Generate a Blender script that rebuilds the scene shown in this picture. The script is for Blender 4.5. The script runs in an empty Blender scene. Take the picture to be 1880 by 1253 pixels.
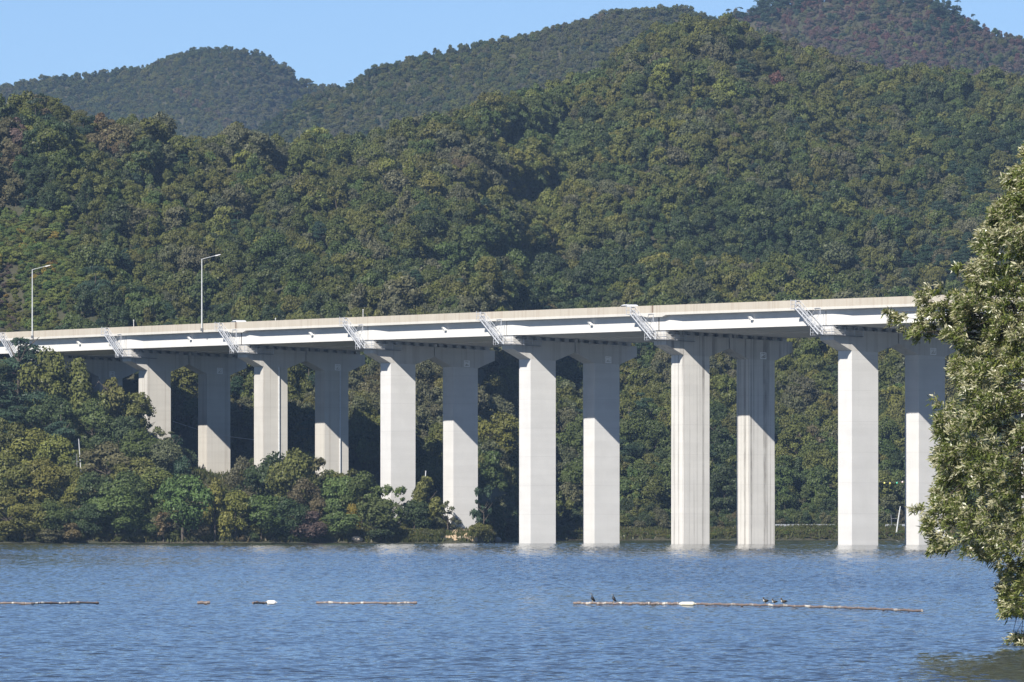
import bpy, math, random
import numpy as np
from mathutils import Vector, Matrix
R = np.random.default_rng(7)
random.seed(7)
D = bpy.data
sc = bpy.context.scene
COL = sc.collection
F, HY, CH = 17900.0, 957.0, 3.25            # focal length in photo pixels, horizon row, camera height

# ------------------------------------------------------------------ helpers
def tag(o, label=None, cat=None, group=None, kind=None):
    if label: o['label'] = label
    if cat: o['category'] = cat
    if group: o['group'] = group
    if kind: o['kind'] = kind
    return o

def link(o, parent=None):
    COL.objects.link(o)
    if parent: o.parent = parent
    return o

def empty(name, loc=(0, 0, 0), rz=0.0):
    o = D.objects.new(name, None); o.location = loc; o.rotation_euler = (0, 0, rz)
    o.empty_display_size = 0.5
    return link(o)

def mesh_np(name, V, Q, mat=None, fattr=None, mats=None, midx=None, smooth=False):
    """V (n,3), Q (m,k) faces of k corners; fattr: per-face float 'v'"""
    me = D.meshes.new(name)
    V = np.asarray(V, np.float32); Q = np.asarray(Q, np.int32)
    m, k = Q.shape
    me.vertices.add(len(V)); me.vertices.foreach_set('co', V.ravel())
    me.loops.add(m * k); me.loops.foreach_set('vertex_index', Q.ravel())
    me.polygons.add(m)
    me.polygons.foreach_set('loop_start', np.arange(0, m * k, k, dtype=np.int32))
    me.polygons.foreach_set('loop_total', np.full(m, k, np.int32))
    for x in (mats or ([mat] if mat else [])): me.materials.append(x)
    if midx is not None: me.polygons.foreach_set('material_index', np.asarray(midx, np.int32))
    me.polygons.foreach_set('use_smooth', np.full(m, smooth, bool))
    if fattr is not None:
        a = me.attributes.new('v', 'FLOAT', 'FACE'); a.data.foreach_set('value', np.asarray(fattr, np.float32))
    me.update(calc_edges=True)
    return me

class MB:
    def __init__(s): s.v = []; s.f = []
    def add(s, vs, fs):
        n = len(s.v); s.v += [tuple(map(float, v)) for v in vs]; s.f += [tuple(i + n for i in f) for f in fs]
    def hexa(s, c):                                    # 8 corners, bottom ring then top ring
        s.add(c, [(3, 2, 1, 0), (4, 5, 6, 7), (0, 1, 5, 4), (1, 2, 6, 5), (2, 3, 7, 6), (3, 0, 4, 7)])
    def box(s, x0, x1, y0, y1, z0, z1):
        s.hexa([(x0, y0, z0), (x1, y0, z0), (x1, y1, z0), (x0, y1, z0), (x0, y0, z1), (x1, y0, z1), (x1, y1, z1), (x0, y1, z1)])
    def tube(s, pts, rad, n=6, cap=True):
        pts = [Vector(p) for p in pts]
        if not hasattr(rad, '__len__'): rad = [rad] * len(pts)
        b = len(s.v)
        for i, p in enumerate(pts):
            d = (pts[min(i + 1, len(pts) - 1)] - pts[max(i - 1, 0)]).normalized()
            a = d.orthogonal().normalized() if abs(d.z) > .9 else Vector((0, 0, 1)).cross(d).normalized()
            c = d.cross(a)
            for j in range(n):
                t = 2 * math.pi * j / n
                s.v.append(tuple(p + (a * math.cos(t) + c * math.sin(t)) * rad[i]))
        for i in range(len(pts) - 1):
            for j in range(n):
                k = (j + 1) % n
                s.f.append((b + i * n + j, b + i * n + k, b + (i + 1) * n + k, b + (i + 1) * n + j))
        if cap:
            s.f.append(tuple(b + j for j in reversed(range(n))))
            e = b + (len(pts) - 1) * n
            s.f.append(tuple(e + j for j in range(n)))
    def sweep(s, rings, close=True):                   # rings of equal-length closed outlines
        n = len(rings[0]); b = len(s.v)
        for r in rings: s.v += [tuple(map(float, p)) for p in r]
        for i in range(len(rings) - 1):
            for j in range(n):
                k = (j + 1) % n
                s.f.append((b + i * n + j, b + i * n + k, b + (i + 1) * n + k, b + (i + 1) * n + j))
        if close:
            s.f.append(tuple(b + j for j in reversed(range(n))))
            e = b + (len(rings) - 1) * n
            s.f.append(tuple(e + j for j in range(n)))
    def build(s, name, mat, parent=None, smooth=False, loc=None, rz=None, label=None):
        me = D.meshes.new(name); me.from_pydata(s.v, [], s.f); me.materials.append(mat)
        import bmesh
        bm = bmesh.new(); bm.from_mesh(me); bmesh.ops.recalc_face_normals(bm, faces=bm.faces); bm.to_mesh(me); bm.free()
        if smooth: me.polygons.foreach_set('use_smooth', np.ones(len(me.polygons), bool))
        o = D.objects.new(name, me)
        if loc is not None: o.location = loc
        if rz is not None: o.rotation_euler = (0, 0, rz)
        if label: o['label'] = label
        return link(o, parent)

def px_to_world(px, py, Y):
    return Vector(((px - 940) * Y / F, Y, CH + (HY - py) * Y / F))

class NT:
    def __init__(s, name):
        s.m = D.materials.new(name); s.m.use_nodes = True; s.t = s.m.node_tree; s.t.nodes.clear()
        s.out = s.t.nodes.new('ShaderNodeOutputMaterial')
    def n(s, typ, **k):
        o = s.t.nodes.new(typ)
        for a, b in k.items():
            if a == 'ins':
                for x, y in b.items():
                    if hasattr(y, 'is_linked') or hasattr(y, 'links'): s.t.links.new(y, o.inputs[x])
                    else: o.inputs[x].default_value = y
            else: setattr(o, a, b)
        return o
    def mix(s, f, a, b, mode='MIX'):
        o = s.n('ShaderNodeMix', data_type='RGBA', blend_type=mode)
        for i, x in ((0, f), (6, a), (7, b)):
            if hasattr(x, 'links'): s.t.links.new(x, o.inputs[i])
            else: o.inputs[i].default_value = x
        return o.outputs[2]
    def math(s, op, a, b=0.0):
        o = s.n('ShaderNodeMath', operation=op)
        for i, x in ((0, a), (1, b)):
            if hasattr(x, 'links'): s.t.links.new(x, o.inputs[i])
            else: o.inputs[i].default_value = x
        return o.outputs[0]
    def ramp(s, x, *stops):
        o = s.n('ShaderNodeValToRGB'); s.t.links.new(x, o.inputs[0])
        e = o.color_ramp.elements
        while len(e) < len(stops): e.new(.5)
        for i, (p, c) in enumerate(stops):
            e[i].position = p; e[i].color = c if hasattr(c, '__len__') else (c, c, c, 1)
        return o.outputs[0]
    def noise(s, vec, scale, detail=3, rough=.55):
        o = s.n('ShaderNodeTexNoise', ins={'Scale': scale, 'Detail': detail, 'Roughness': rough})
        s.t.links.new(vec, o.inputs['Vector']); return o.outputs['Fac']
    def mapping(s, vec, scale=(1, 1, 1), loc=(0, 0, 0)):
        o = s.n('ShaderNodeMapping', ins={'Scale': scale, 'Location': loc}); s.t.links.new(vec, o.inputs['Vector'])
        return o.outputs[0]
    def done(s, sh): s.t.links.new(sh, s.out.inputs['Surface']); return s.m

def C4(r, g, b): return (r, g, b, 1.0)

# ------------------------------------------------------------------ materials
def plain(name, col, rough=.6, metal=0.0, var=.12, scale=3.0):
    t = NT(name); tc = t.n('ShaderNodeTexCoord').outputs['Object']
    f = t.noise(tc, scale, 4)
    c = t.mix(t.ramp(f, (.3, 0), (.7, 1)), C4(*[x * (1 - var) for x in col]), C4(*[min(1, x * (1 + var)) for x in col]))
    p = t.n('ShaderNodeBsdfPrincipled', ins={'Base Color': c, 'Roughness': rough, 'Metallic': metal})
    return t.done(p.outputs[0])

def concrete(name, col, streak=.0, dark=(.16, .14, .12), lift=True, rough=.85):
    """cast concrete: soft blotches, formwork lifts, vertical rain streaks of strength `streak`"""
    t = NT(name); tc = t.n('ShaderNodeTexCoord').outputs['Object']
    f = t.noise(tc, .35, 5)
    c = t.mix(t.ramp(f, (.25, 0), (.75, 1)), C4(*[x * .93 for x in col]), C4(*[min(1, x * 1.05) for x in col]))
    f2 = t.noise(t.mapping(tc, (2.2, 2.2, .05)), 1.0, 4)
    c = t.mix(t.math('MULTIPLY', t.ramp(f2, (.52, 0), (.72, 1)), .10 + .25 * streak), c, C4(*[x * .72 for x in col]))
    if lift:                                           # faint lines where one pour meets the next
        w = t.n('ShaderNodeTexWave', wave_type='BANDS', bands_direction='Z', wave_profile='SAW',
                ins={'Vector': tc, 'Scale': .075, 'Distortion': .15, 'Detail': 2.0})
        c = t.mix(t.math('MULTIPLY', t.ramp(w.outputs['Fac'], (0, 1), (.03, .0), (1, 0)), .28), c, C4(*[x * .55 for x in col]))
        w2 = t.noise(t.mapping(tc, (.05, .05, .9)), 1.0, 2)
        c = t.mix(t.math('MULTIPLY', t.ramp(w2, (.45, 0), (.6, 1)), .22), c, C4(*[x * .8 for x in col]))
    if streak > 0:
        f3 = t.noise(t.mapping(tc, (1.5, 1.5, .012)), 1.0, 3, .65)
        f4 = t.noise(t.mapping(tc, (2.0, 2.0, .30)), 1.0, 5, .7)
        m = t.math('MULTIPLY', t.ramp(f3, (.52, 0), (.61, 1)), t.ramp(f4, (.3, .25), (.7, 1)))
        c = t.mix(t.math('MULTIPLY', m, streak), c, C4(*dark))
    b = t.n('ShaderNodeBump', ins={'Strength': .15, 'Distance': .03, 'Height': t.noise(tc, 6, 4)})
    p = t.n('ShaderNodeBsdfPrincipled', ins={'Base Color': c, 'Roughness': rough, 'Normal': b.outputs[0]})
    p.inputs['Specular IOR Level'].default_value = .3
    return t.done(p.outputs[0])

M = {}
M['pier'] = concrete('pale_concrete', (.60, .595, .585))
M['pier_stained'] = concrete('stained_concrete', (.60, .585, .555), .8, (.12, .105, .09))
M['pier_warm'] = concrete('weathered_concrete', (.53, .51, .47), .40, (.24, .20, .16))
M['cap'] = concrete('cap_concrete', (.54, .525, .50), .35, (.22, .19, .16))
M['cap_stained'] = concrete('stained_cap_concrete', (.53, .51, .48), .8, (.12, .105, .09))
M['girder'] = concrete('white_concrete', (.66, .65, .63), .0, lift=False)
M['parapet'] = concrete('beige_concrete', (.47, .43, .365), .5, (.32, .25, .19), lift=False)
M['slab'] = concrete('slab_concrete', (.58, .56, .52), .12, lift=False)
M['asphalt'] = plain('asphalt', (.05, .05, .052), .9)
M['joint'] = plain('dark_joint', (.05, .045, .04), .9)
M['joint_brown'] = plain('rusty_joint_cover', (.20, .15, .11), .8)
M['steel'] = plain('galvanised_steel', (.52, .54, .58), .45, .3)
M['grating'] = plain('steel_grating', (.16, .17, .19), .6, .3)
M['pole'] = plain('pale_painted_steel', (.52, .54, .55), .5)
M['white'] = plain('white_paint', (.75, .75, .74), .5)
M['pipe'] = plain('pvc_pipe', (.62, .64, .66), .5)
M['lettering'] = plain('white_stencil_paint', (.86, .86, .86), .8, var=.03)
M['rock'] = plain('pale_rock', (.42, .36, .29), .9, var=.35, scale=1.2)
M['sand'] = plain('sandy_soil', (.40, .30, .20), .95, var=.25, scale=.9)
M['bark'] = plain('bark', (.085, .07, .055), .9, var=.3)
M['pale_bark'] = plain('pale_bark', (.30, .27, .24), .9, var=.2)
M['glass'] = plain('car_glass', (.02, .025, .03), .1)
M['rubber'] = plain('rubber', (.02, .02, .02), .8)
M['carwhite'] = plain('white_car_paint', (.75, .76, .78), .25)
M['carsilver'] = plain('silver_car_paint', (.55, .57, .60), .3, .3)

def foliage(name, source, trans=.22):
    """leaf material: hue from the object's own colour or from the instance attribute 'tint', plus leaf-to-leaf variation"""
    t = NT(name)
    if source == 'tint':
        c = t.n('ShaderNodeAttribute', attribute_type='INSTANCER', attribute_name='tint').outputs['Color']
    else:
        c = t.n('ShaderNodeObjectInfo').outputs['Color']
    v = t.n('ShaderNodeAttribute', attribute_name='v').outputs['Fac']
    c = t.mix(1.0, c, t.n('ShaderNodeCombineColor', ins={'Red': v, 'Green': v, 'Blue': v}).outputs[0], 'MULTIPLY')
    r = t.n('ShaderNodeObjectInfo').outputs['Random']
    hs = t.n('ShaderNodeHueSaturation', ins={'Hue': t.math('ADD', t.math('MULTIPLY', r, .03), .485), 'Color': c})
    d = t.n('ShaderNodeBsdfDiffuse', ins={'Color': hs.outputs[0], 'Roughness': .5})
    tr = t.n('ShaderNodeBsdfTranslucent', ins={'Color': hs.outputs[0]})
    m = t.n('ShaderNodeMixShader', ins={0: trans, 1: d.outputs[0], 2: tr.outputs[0]})
    g = t.n('ShaderNodeBsdfGlossy', ins={'Roughness': .45, 'Color': C4(1, 1, 1)})
    m2 = t.n('ShaderNodeMixShader', ins={0: .012, 1: m.outputs[0], 2: g.outputs[0]})
    return t.done(m2.outputs[0])
M['leaf_forest'] = foliage('forest_leaves', 'tint')
M['leaf'] = foliage('tree_leaves', 'object')

def vleaf(name, stops, trans=.38, gloss=.045):
    """leaf material whose colour is picked leaf by leaf"""
    t = NT(name)
    v = t.n('ShaderNodeAttribute', attribute_name='v').outputs['Fac']
    c = t.ramp(v, *stops)
    d = t.n('ShaderNodeBsdfDiffuse', ins={'Color': c}); tr = t.n('ShaderNodeBsdfTranslucent', ins={'Color': c})
    m = t.n('ShaderNodeMixShader', ins={0: trans, 1: d.outputs[0], 2: tr.outputs[0]})
    g = t.n('ShaderNodeBsdfGlossy', ins={'Roughness': .35, 'Color': C4(1, 1, 1)})
    m2 = t.n('ShaderNodeMixShader', ins={0: gloss, 1: m.outputs[0], 2: g.outputs[0]})
    return t.done(m2.outputs[0])
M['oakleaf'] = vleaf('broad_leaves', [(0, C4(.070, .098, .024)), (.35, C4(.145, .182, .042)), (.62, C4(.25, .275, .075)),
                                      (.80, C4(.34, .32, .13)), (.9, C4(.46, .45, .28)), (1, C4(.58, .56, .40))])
M['grassleaf'] = vleaf('bank_grass_blades', [(0, C4(.05, .065, .022)), (.4, C4(.075, .085, .028)), (.75, C4(.105, .09, .042)), (1, C4(.13, .09, .055))], .3, .008)

def ground_mat():
    t = NT('forest_floor'); tc = t.n('ShaderNodeTexCoord').outputs['Object']
    f = t.noise(tc, .05, 6)
    c = t.mix(t.ramp(f, (.35, 0), (.65, 1)), C4(.030, .036, .016), C4(.055, .050, .028))
    f2 = t.noise(tc, .4, 4)
    c = t.mix(t.math('MULTIPLY', t.ramp(f2, (.45, 0), (.7, 1)), .5), c, C4(.07, .062, .035))
    b = t.n('ShaderNodeBump', ins={'Strength': .6, 'Distance': .6, 'Height': t.noise(tc, 1.1, 5)})
    p = t.n('ShaderNodeBsdfPrincipled', ins={'Base Color': c, 'Roughness': .95, 'Normal': b.outputs[0]})
    return t.done(p.outputs[0])
M['ground'] = ground_mat()

def slope_mat():
    t = NT('dry_grass_slope'); tc = t.n('ShaderNodeTexCoord').outputs['Object']
    f = t.noise(tc, .25, 6, .65)
    c = t.mix(t.ramp(f, (.3, 0), (.7, 1)), C4(.12, .10, .05), C4(.24, .18, .13))
    b = t.n('ShaderNodeBump', ins={'Strength': .8, 'Distance': .5, 'Height': t.noise(tc, 1.6, 5)})
    p = t.n('ShaderNodeBsdfPrincipled', ins={'Base Color': c, 'Roughness': .95, 'Normal': b.outputs[0]})
    return t.done(p.outputs[0])
M['slope'] = slope_mat()

def water_mat():
    t = NT('rippled_water'); tc = t.n('ShaderNodeTexCoord').outputs['Object']
    acc = t.n('ShaderNodeNewGeometry').outputs['Normal']  # capillary ripples as small normal offsets on top of the real waves
    for sc_, loc, ax, ay in (((7.0, 6.0, 1), (1, 2, 0), .12, .16), ((3.0, .6, 1), (0, 0, 0), .06, .10)):
        o = t.n('ShaderNodeTexNoise', ins={'Scale': 1.0, 'Detail': 3.0, 'Roughness': .6, 'Vector': t.mapping(tc, sc_, loc)})
        v = t.n('ShaderNodeVectorMath', operation='SUBTRACT', ins={0: o.outputs['Color'], 1: (.5, .5, .5)})
        v = t.n('ShaderNodeVectorMath', operation='MULTIPLY', ins={0: v.outputs[0], 1: (ax, ay, 0)})
        acc = t.n('ShaderNodeVectorMath', operation='ADD', ins={0: acc, 1: v.outputs[0]}).outputs[0]
    b3 = t.n('ShaderNodeVectorMath', operation='NORMALIZE', ins={0: acc})
    p = t.n('ShaderNodeBsdfPrincipled', ins={'Base Color': C4(.032, .038, .038), 'Roughness': .06, 'IOR': 1.333, 'Normal': b3.outputs[0]})
    return t.done(p.outputs[0])
M['water'] = water_mat()

# ------------------------------------------------------------------ bridge alignment (a gentle curve receding to the left)
L = 53.0
TH0, DTH = math.radians(24.75), math.radians(-.6) / L
_S = np.linspace(-130, 560, 6901); _ds = _S[1] - _S[0]
_th = TH0 + DTH * _S
_x = np.cumsum(-np.sin(_th)) * _ds; _y = np.cumsum(np.cos(_th)) * _ds
_i0 = int(np.argmin(abs(_S)))
_x = _x - _x[_i0] + (1575.5 - 940) * 1326 / F; _y = _y - _y[_i0] + 1326.0
def BX(s, w=0.0, z=0.0):
    th = TH0 + DTH * s
    return (float(np.interp(s, _S, _x)) + w * math.cos(th), float(np.interp(s, _S, _y)) + w * math.sin(th), z - .05 * (w + 5.5))   # the deck leans into its curve
def ztop(s): return 33.351 + .004444 * s - 1.1633e-6 * s * s
PAR, DEP = 1.02, 3.45                                  # parapet height, top of parapet to soffit
WFAR = 10.2

# ------------------------------------------------------------------ terrain
def wob(X, Y, seed, sx, sy, n=6):
    r = np.random.default_rng(seed); o = 0
    for i in range(n):
        a = r.uniform(.5, 1.6); b = r.uniform(-1.2, 1.2)
        o = o + np.sin(X / sx * a + Y / sy * b * 1.3 + r.uniform(0, 6.28)) / n * 1.6
    return o
def ip(u, *p): return np.interp(u, [a for a, _ in p], [b for _, b in p])
def f_shore(u): return ip(u, (-400, 1428), (0, 1434), (640, 1446), (870, 1450), (900, 1466), (930, 1512), (965, 1600), (1010, 1650), (1400, 1655), (1700, 1665), (2300, 1690))
def f_back(u): return ip(u, (-400, 1700), (0, 1690), (285, 1630), (496, 1585), (730, 1535), (860, 1535), (960, 1628), (1010, 1676), (1880, 1692), (2300, 1720))
def f_slope(u): return ip(u, (-400, .155), (0, .15), (180, .125), (285, .105), (345, .082), (394, .073), (430, .078), (496, .092), (640, .10), (730, .075), (850, .055), (900, .05), (1000, .07), (2300, .07))
def f_ridgeY(u): return ip(u, (-400, 1950), (80, 2000), (330, 2130), (600, 2350), (900, 2500), (1270, 2720), (1880, 2780), (2300, 2780))
def f_ridgePy(u): return ip(u, (-300, 230), (-100, 185), (0, 168), (80, 150), (130, 172), (200, 206), (330, 232), (480, 246), (640, 252), (720, 236), (800, 205), (900, 172), (1000, 152), (1120, 92), (1200, 52), (1270, 28), (1330, 36), (1400, 62), (1500, 98), (1600, 130), (1700, 128), (1880, 134), (2200, 150))
TREEH = 6.0
def ground(X, Y):
    X = np.asarray(X, float); Y = np.asarray(Y, float)
    u = 940 + F * X / np.maximum(Y, 200)
    ys, yb, yr = f_shore(u), f_back(u), f_ridgeY(u)
    d = Y - ys
    bank = np.where(d < 0, np.maximum(d * .35, -4), np.minimum(d * .35, .9) + f_slope(u) * np.maximum(d, 0))
    bank = bank + np.clip(d / 10, 0, 1) * .5 * wob(X, Y, 3, 9, 9)
    zb = .9 + f_slope(u) * (yb - ys)
    zr = CH + (HY - f_ridgePy(u)) * yr / F - TREEH
    t = np.clip((Y - yb) / (yr - yb), 0, 1)
    ph = 2.6 * wob(X, Y, 11, 55, 160)
    W = 185.0
    env = np.clip(t / .06, 0, 1) * np.clip((1 - t) / .12, 0, 1)
    hill = zb + (zr - zb) * t + .29 * W / 6.283 * env * np.sin((Y - yb) / W * 6.283 + ph + 1.0)
    hill = hill + env * 1.6 * wob(X, Y, 17, 14, 22)
    hill = np.minimum(hill, CH + (HY - f_ridgePy(u)) * Y / F - TREEH - 1.2 * np.clip((1 - t) * 6, 0, 1))   # no spur rises above the ridge seen behind it
    hill = np.where(Y > yr, np.maximum(zr - .45 * (Y - yr), 15), hill)
    k = np.clip((Y - yb + 8) / 16, 0, 1)
    return np.where(Y < yb - 8, bank, bank * (1 - k) + hill * k) if np.ndim(Y) else float(bank * (1 - k) + hill * k)

FAR = [  # name, row of the ridge (photo px), distance, crown height, seed
    ('far_hill', [(-300, 190), (-100, 165), (0, 152), (60, 142), (120, 133), (170, 129), (260, 117), (300, 101), (350, 86), (420, 83), (480, 93), (520, 112), (545, 132), (560, 146), (610, 152), (680, 170), (800, 220)], 5300., 3.2, 21),
    ('wooded_hill', [(300, 300), (400, 262), (480, 224), (520, 196), (560, 172), (620, 152), (700, 112), (760, 96), (830, 80), (920, 66), (1000, 48), (1060, 32), (1120, 14), (1200, 4), (1270, 7), (1300, 24), (1340, 45), (1500, 140), (1700, 200)], 4000., 3.6, 22),
    ('bare_topped_hill', [(1050, 120), (1150, 70), (1240, 40), (1290, 26), (1330, 22), (1370, 14), (1400, 2), (1450, -12), (1600, -22), (1690, -12), (1740, 8), (1770, 26), (1800, 38), (1880, 62), (2000, 92), (2200, 150)], 4300., 3.4, 23),
]
def far_ground(k, X, Y):
    _n, rp, Y0, th, sd = FAR[k]
    u = 940 + F * X / Y
    zr = CH + (HY - np.interp(u, [a for a, _ in rp], [b for _, b in rp])) * Y0 / F - th
    d = Y - Y0
    z = zr - .52 * np.abs(d) + np.clip(np.abs(d) / 25, 0, 1) * 5.0 * wob(X, Y, sd, 22, 40)
    return np.maximum(z, 8)

def grid_mesh(name, us, Ys, zf, mat):
    U, YY = np.meshgrid(us, Ys)
    X = (U - 940) * YY / F
    Z = zf(X, YY)
    n, m = len(Ys), len(us)
    idx = np.arange(n * m).reshape(n, m)
    Q = np.stack([idx[:-1, :-1], idx[:-1, 1:], idx[1:, 1:], idx[1:, :-1]], -1).reshape(-1, 4)
    me = mesh_np(name, np.stack([X, YY, Z], -1).reshape(-1, 3), Q, mat, smooth=True)
    o = D.objects.new(name, me); return link(o)

tag(grid_mesh('hillside_ground', np.linspace(-420, 2300, 260), np.concatenate([np.arange(1415, 1720, 4), np.arange(1720, 3000, 8)]), ground, M['ground']), kind='structure')
for k in range(3):
    rp, Y0 = FAR[k][1], FAR[k][2]
    g = grid_mesh(FAR[k][0], np.linspace(rp[0][0], rp[-1][0], 160), np.concatenate([np.arange(Y0 - 220, Y0 + 60, 6)]), lambda X, Y, k=k: far_ground(k, X, Y), M['ground'])
    tag(g, kind='structure')
def lake():
    """the rippled lake: real wind waves where the photo sees them, a calmer sheet a little lower all round"""
    rng = np.random.default_rng(12)
    Ys = [188.0]
    while Ys[-1] < 1690: Ys.append(Ys[-1] + (.145 + .00034 * (Ys[-1] - 188)))
    Ys = np.array(Ys); us = np.linspace(-420, 2330, 520)
    U, YY = np.meshgrid(us, Ys); X = (U - 940) * YY / F
    Z = np.zeros_like(X); n = 44
    for i in range(n):
        lam = .26 * (4.6 ** (i / (n - 1))) * rng.uniform(.9, 1.1); k = 2 * math.pi / lam
        a = math.radians(-68 + rng.normal(0, 34))
        Z += WSLOPE * math.sqrt(2 / n) / k * np.sin(k * (X * math.cos(a) + YY * math.sin(a)) + rng.uniform(0, 6.28))
    Z *= np.clip(.85 + .32 * wob(X, YY, 71, 9, 45) + .2 * wob(X, YY, 72, 30, 160), .25, 1.5)
    Z -= .03
    idx = np.arange(X.size).reshape(X.shape)
    Q = np.stack([idx[:-1, :-1], idx[:-1, 1:], idx[1:, 1:], idx[1:, :-1]], -1).reshape(-1, 4)
    V = np.stack([X, YY, Z], -1).reshape(-1, 3)
    xl0, xr0, xl1, xr1 = X[0, 0], X[0, -1], X[-1, 0], X[-1, -1]; z = -.05; b = len(V)
    V = np.vstack([V, [(-700, -60, z), (700, -60, z), (700, 188, z), (xr0, 188, z), (xl0, 188, z), (-700, 188, z),
                       (xr1, Ys[-1], z), (700, Ys[-1], z), (xl1, Ys[-1], z), (-700, Ys[-1], z), (700, 1800, z), (-700, 1800, z)]])
    Q = np.vstack([Q, np.array([(0, 1, 2, 5), (3, 2, 7, 6), (5, 4, 8, 9), (9, 7, 10, 11)]) + b])
    return link(D.objects.new('lake_water', mesh_np('lake_water', V, Q, M['water'], smooth=True)))
WSLOPE = .14
tag(lake(), kind='structure')
# the valley floor behind everything, out to the horizon
vb = MB(); vb.add([(-6000, 1800, -2.5), (6000, 1800, -2.5), (6000, 12000, -2.5), (-6000, 12000, -2.5)], [(0, 1, 2, 3)])
tag(vb.build('valley_ground', M['ground']), kind='structure')
# low spit on the near right that carries the big tree
def spit(X, Y):
    return 1.3 - ((X - 24) / 8.2) ** 2 * 1.6 - ((Y - 268) / 26) ** 2 * 1.6 + .12 * wob(X, Y, 5, 2, 3)
gx, gy = np.meshgrid(np.linspace(12, 36, 40), np.linspace(236, 300, 50))
idx = np.arange(gx.size).reshape(gx.shape)
o = D.objects.new('near_shore', mesh_np('near_shore', np.stack([gx, gy, np.maximum(spit(gx, gy), -1)], -1).reshape(-1, 3),
    np.stack([idx[:-1, :-1], idx[:-1, 1:], idx[1:, 1:], idx[1:, :-1]], -1).reshape(-1, 4), M['ground'], smooth=True))
tag(link(o), kind='structure')

# ------------------------------------------------------------------ leaf clouds
def rand_dir(n, rng):
    v = rng.normal(size=(n, 3)); return v / np.linalg.norm(v, axis=1, keepdims=True)
def leaf_cards(P, N, size, rng, jitter=.75, aspect=.7):
    """small leaf sprays: one bent six-cornered face pair per spray, facing roughly along N"""
    n = len(P)
    N = N + jitter * rand_dir(n, rng); N /= np.linalg.norm(N, axis=1, keepdims=True)
    T = np.cross(N, rand_dir(n, rng)); T /= np.linalg.norm(T, axis=1, keepdims=True)
    B = np.cross(N, T)
    s = size * rng.uniform(.6, 1.35, (n, 1))
    a = P - T * s * .5; b = P + B * s * aspect * .5 - N * s * .12 + T * s * .1 * rng.uniform(-1, 1, (n, 1))
    c = P + T * s * .5; d = P - B * s * aspect * .5 - N * s * .12 + T * s * .1 * rng.uniform(-1, 1, (n, 1))
    V = np.stack([a, b, c, d], 1).reshape(-1, 3)
    return V, np.arange(n * 4).reshape(n, 4)

def crown_lobes(kind, rng):
    """lobes (centre, radii) of a crown inside the unit box: width 1, from z=0 to z=1"""
    out = []
    if kind == 'broad':
        for i in range(22):
            d = rand_dir(1, rng)[0]; d[2] = d[2] * .95 + .05
            c = np.array([d[0] * .31, d[1] * .31, .54 + d[2] * .33]); r = rng.uniform(.12, .22)
            out.append((c, np.array([r, r, r * rng.uniform(.7, 1.0)])))
    elif kind == 'tall':
        for i in range(18):
            t = rng.uniform(.12, .95); a = rng.uniform(0, 6.28); w = .33 * (1 - t) ** .6
            c = np.array([math.cos(a) * w, math.sin(a) * w, t * .9]); r = rng.uniform(.11, .2) * (1.15 - .5 * t)
            out.append((c, np.array([r, r, r * 1.1])))
    elif kind == 'pine':
        for i in range(15):
            t = rng.uniform(.2, .98); a = rng.uniform(0, 6.28); w = .36 * (1.05 - t) ** .5 * rng.uniform(.5, 1)
            c = np.array([math.cos(a) * w, math.sin(a) * w, t * .92]); r = rng.uniform(.14, .24) * (1.2 - .55 * t)
            out.append((c, np.array([r, r, r * .38])))
    elif kind == 'bush':
        for i in range(12):
            a = rng.uniform(0, 6.28); w = .3 * rng.uniform(0, 1) ** .5; z = rng.uniform(.2, .75)
            c = np.array([math.cos(a) * w, math.sin(a) * w, z]); r = rng.uniform(.14, .24)
            out.append((c, np.array([r, r, r * 1.05])))
    elif kind == 'sparse':
        for i in range(14):
            a = rng.uniform(0, 6.28); t = rng.uniform(.15, .95); w = .38 * math.sin(math.pi * min(1, t * .8 + .15)) * rng.uniform(.4, 1)
            c = np.array([math.cos(a) * w, math.sin(a) * w, t]); r = rng.uniform(.06, .12)
            out.append((c, np.array([r, r, r * .8])))
    return out

def crown_mesh(name, kind, n, size, seed, mat, with_trunk=False, trunk_mat=None):
    rng = np.random.default_rng(seed)
    lob = crown_lobes(kind, rng)
    wgt = np.array([l[1][0] ** 2 for l in lob]); wgt /= wgt.sum()
    k = rng.choice(len(lob), n, p=wgt)
    Cc = np.array([l[0] for l in lob])[k]; Rr = np.array([l[1] for l in lob])[k]
    d = rand_dir(n, rng); d[:, 2] = np.where(rng.random(n) < .7, np.abs(d[:, 2]), d[:, 2])
    rad = rng.uniform(.62, 1.08, (n, 1))
    if kind == 'sparse': rad = rng.uniform(.2, 1.25, (n, 1))
    P = Cc + d * Rr * rad
    if kind == 'pine': N = d * np.array([.5, .5, 1.0]) + np.array([0, 0, .5])
    else: N = d + .25 * (P - np.array([0, 0, .45]))
    V, Q = leaf_cards(P, N, size, rng, .85 if kind != 'pine' else .6, .7 if kind != 'pine' else .4)
    lobv = rng.uniform(.82, 1.2, len(lob))[k]
    v = lobv * rng.uniform(.76, 1.24, n)
    midx = np.zeros(n, np.int32)
    if with_trunk:
        tb = MB(); tb.tube([(0, 0, -.1), (.01, 0, .3), (0, .01, .75)], [.022, .017, .006], 5, cap=False)
        TV = np.array(tb.v); TQ = np.array(tb.f) + len(V)
        V = np.vstack([V, TV]); Q = np.vstack([Q, TQ]); v = np.r_[v, np.ones(len(TQ))]; midx = np.r_[midx, np.ones(len(TQ), np.int32)]
    return mesh_np(name, V, Q, fattr=v, mats=[mat] + ([trunk_mat] if with_trunk else []), midx=midx)

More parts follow.
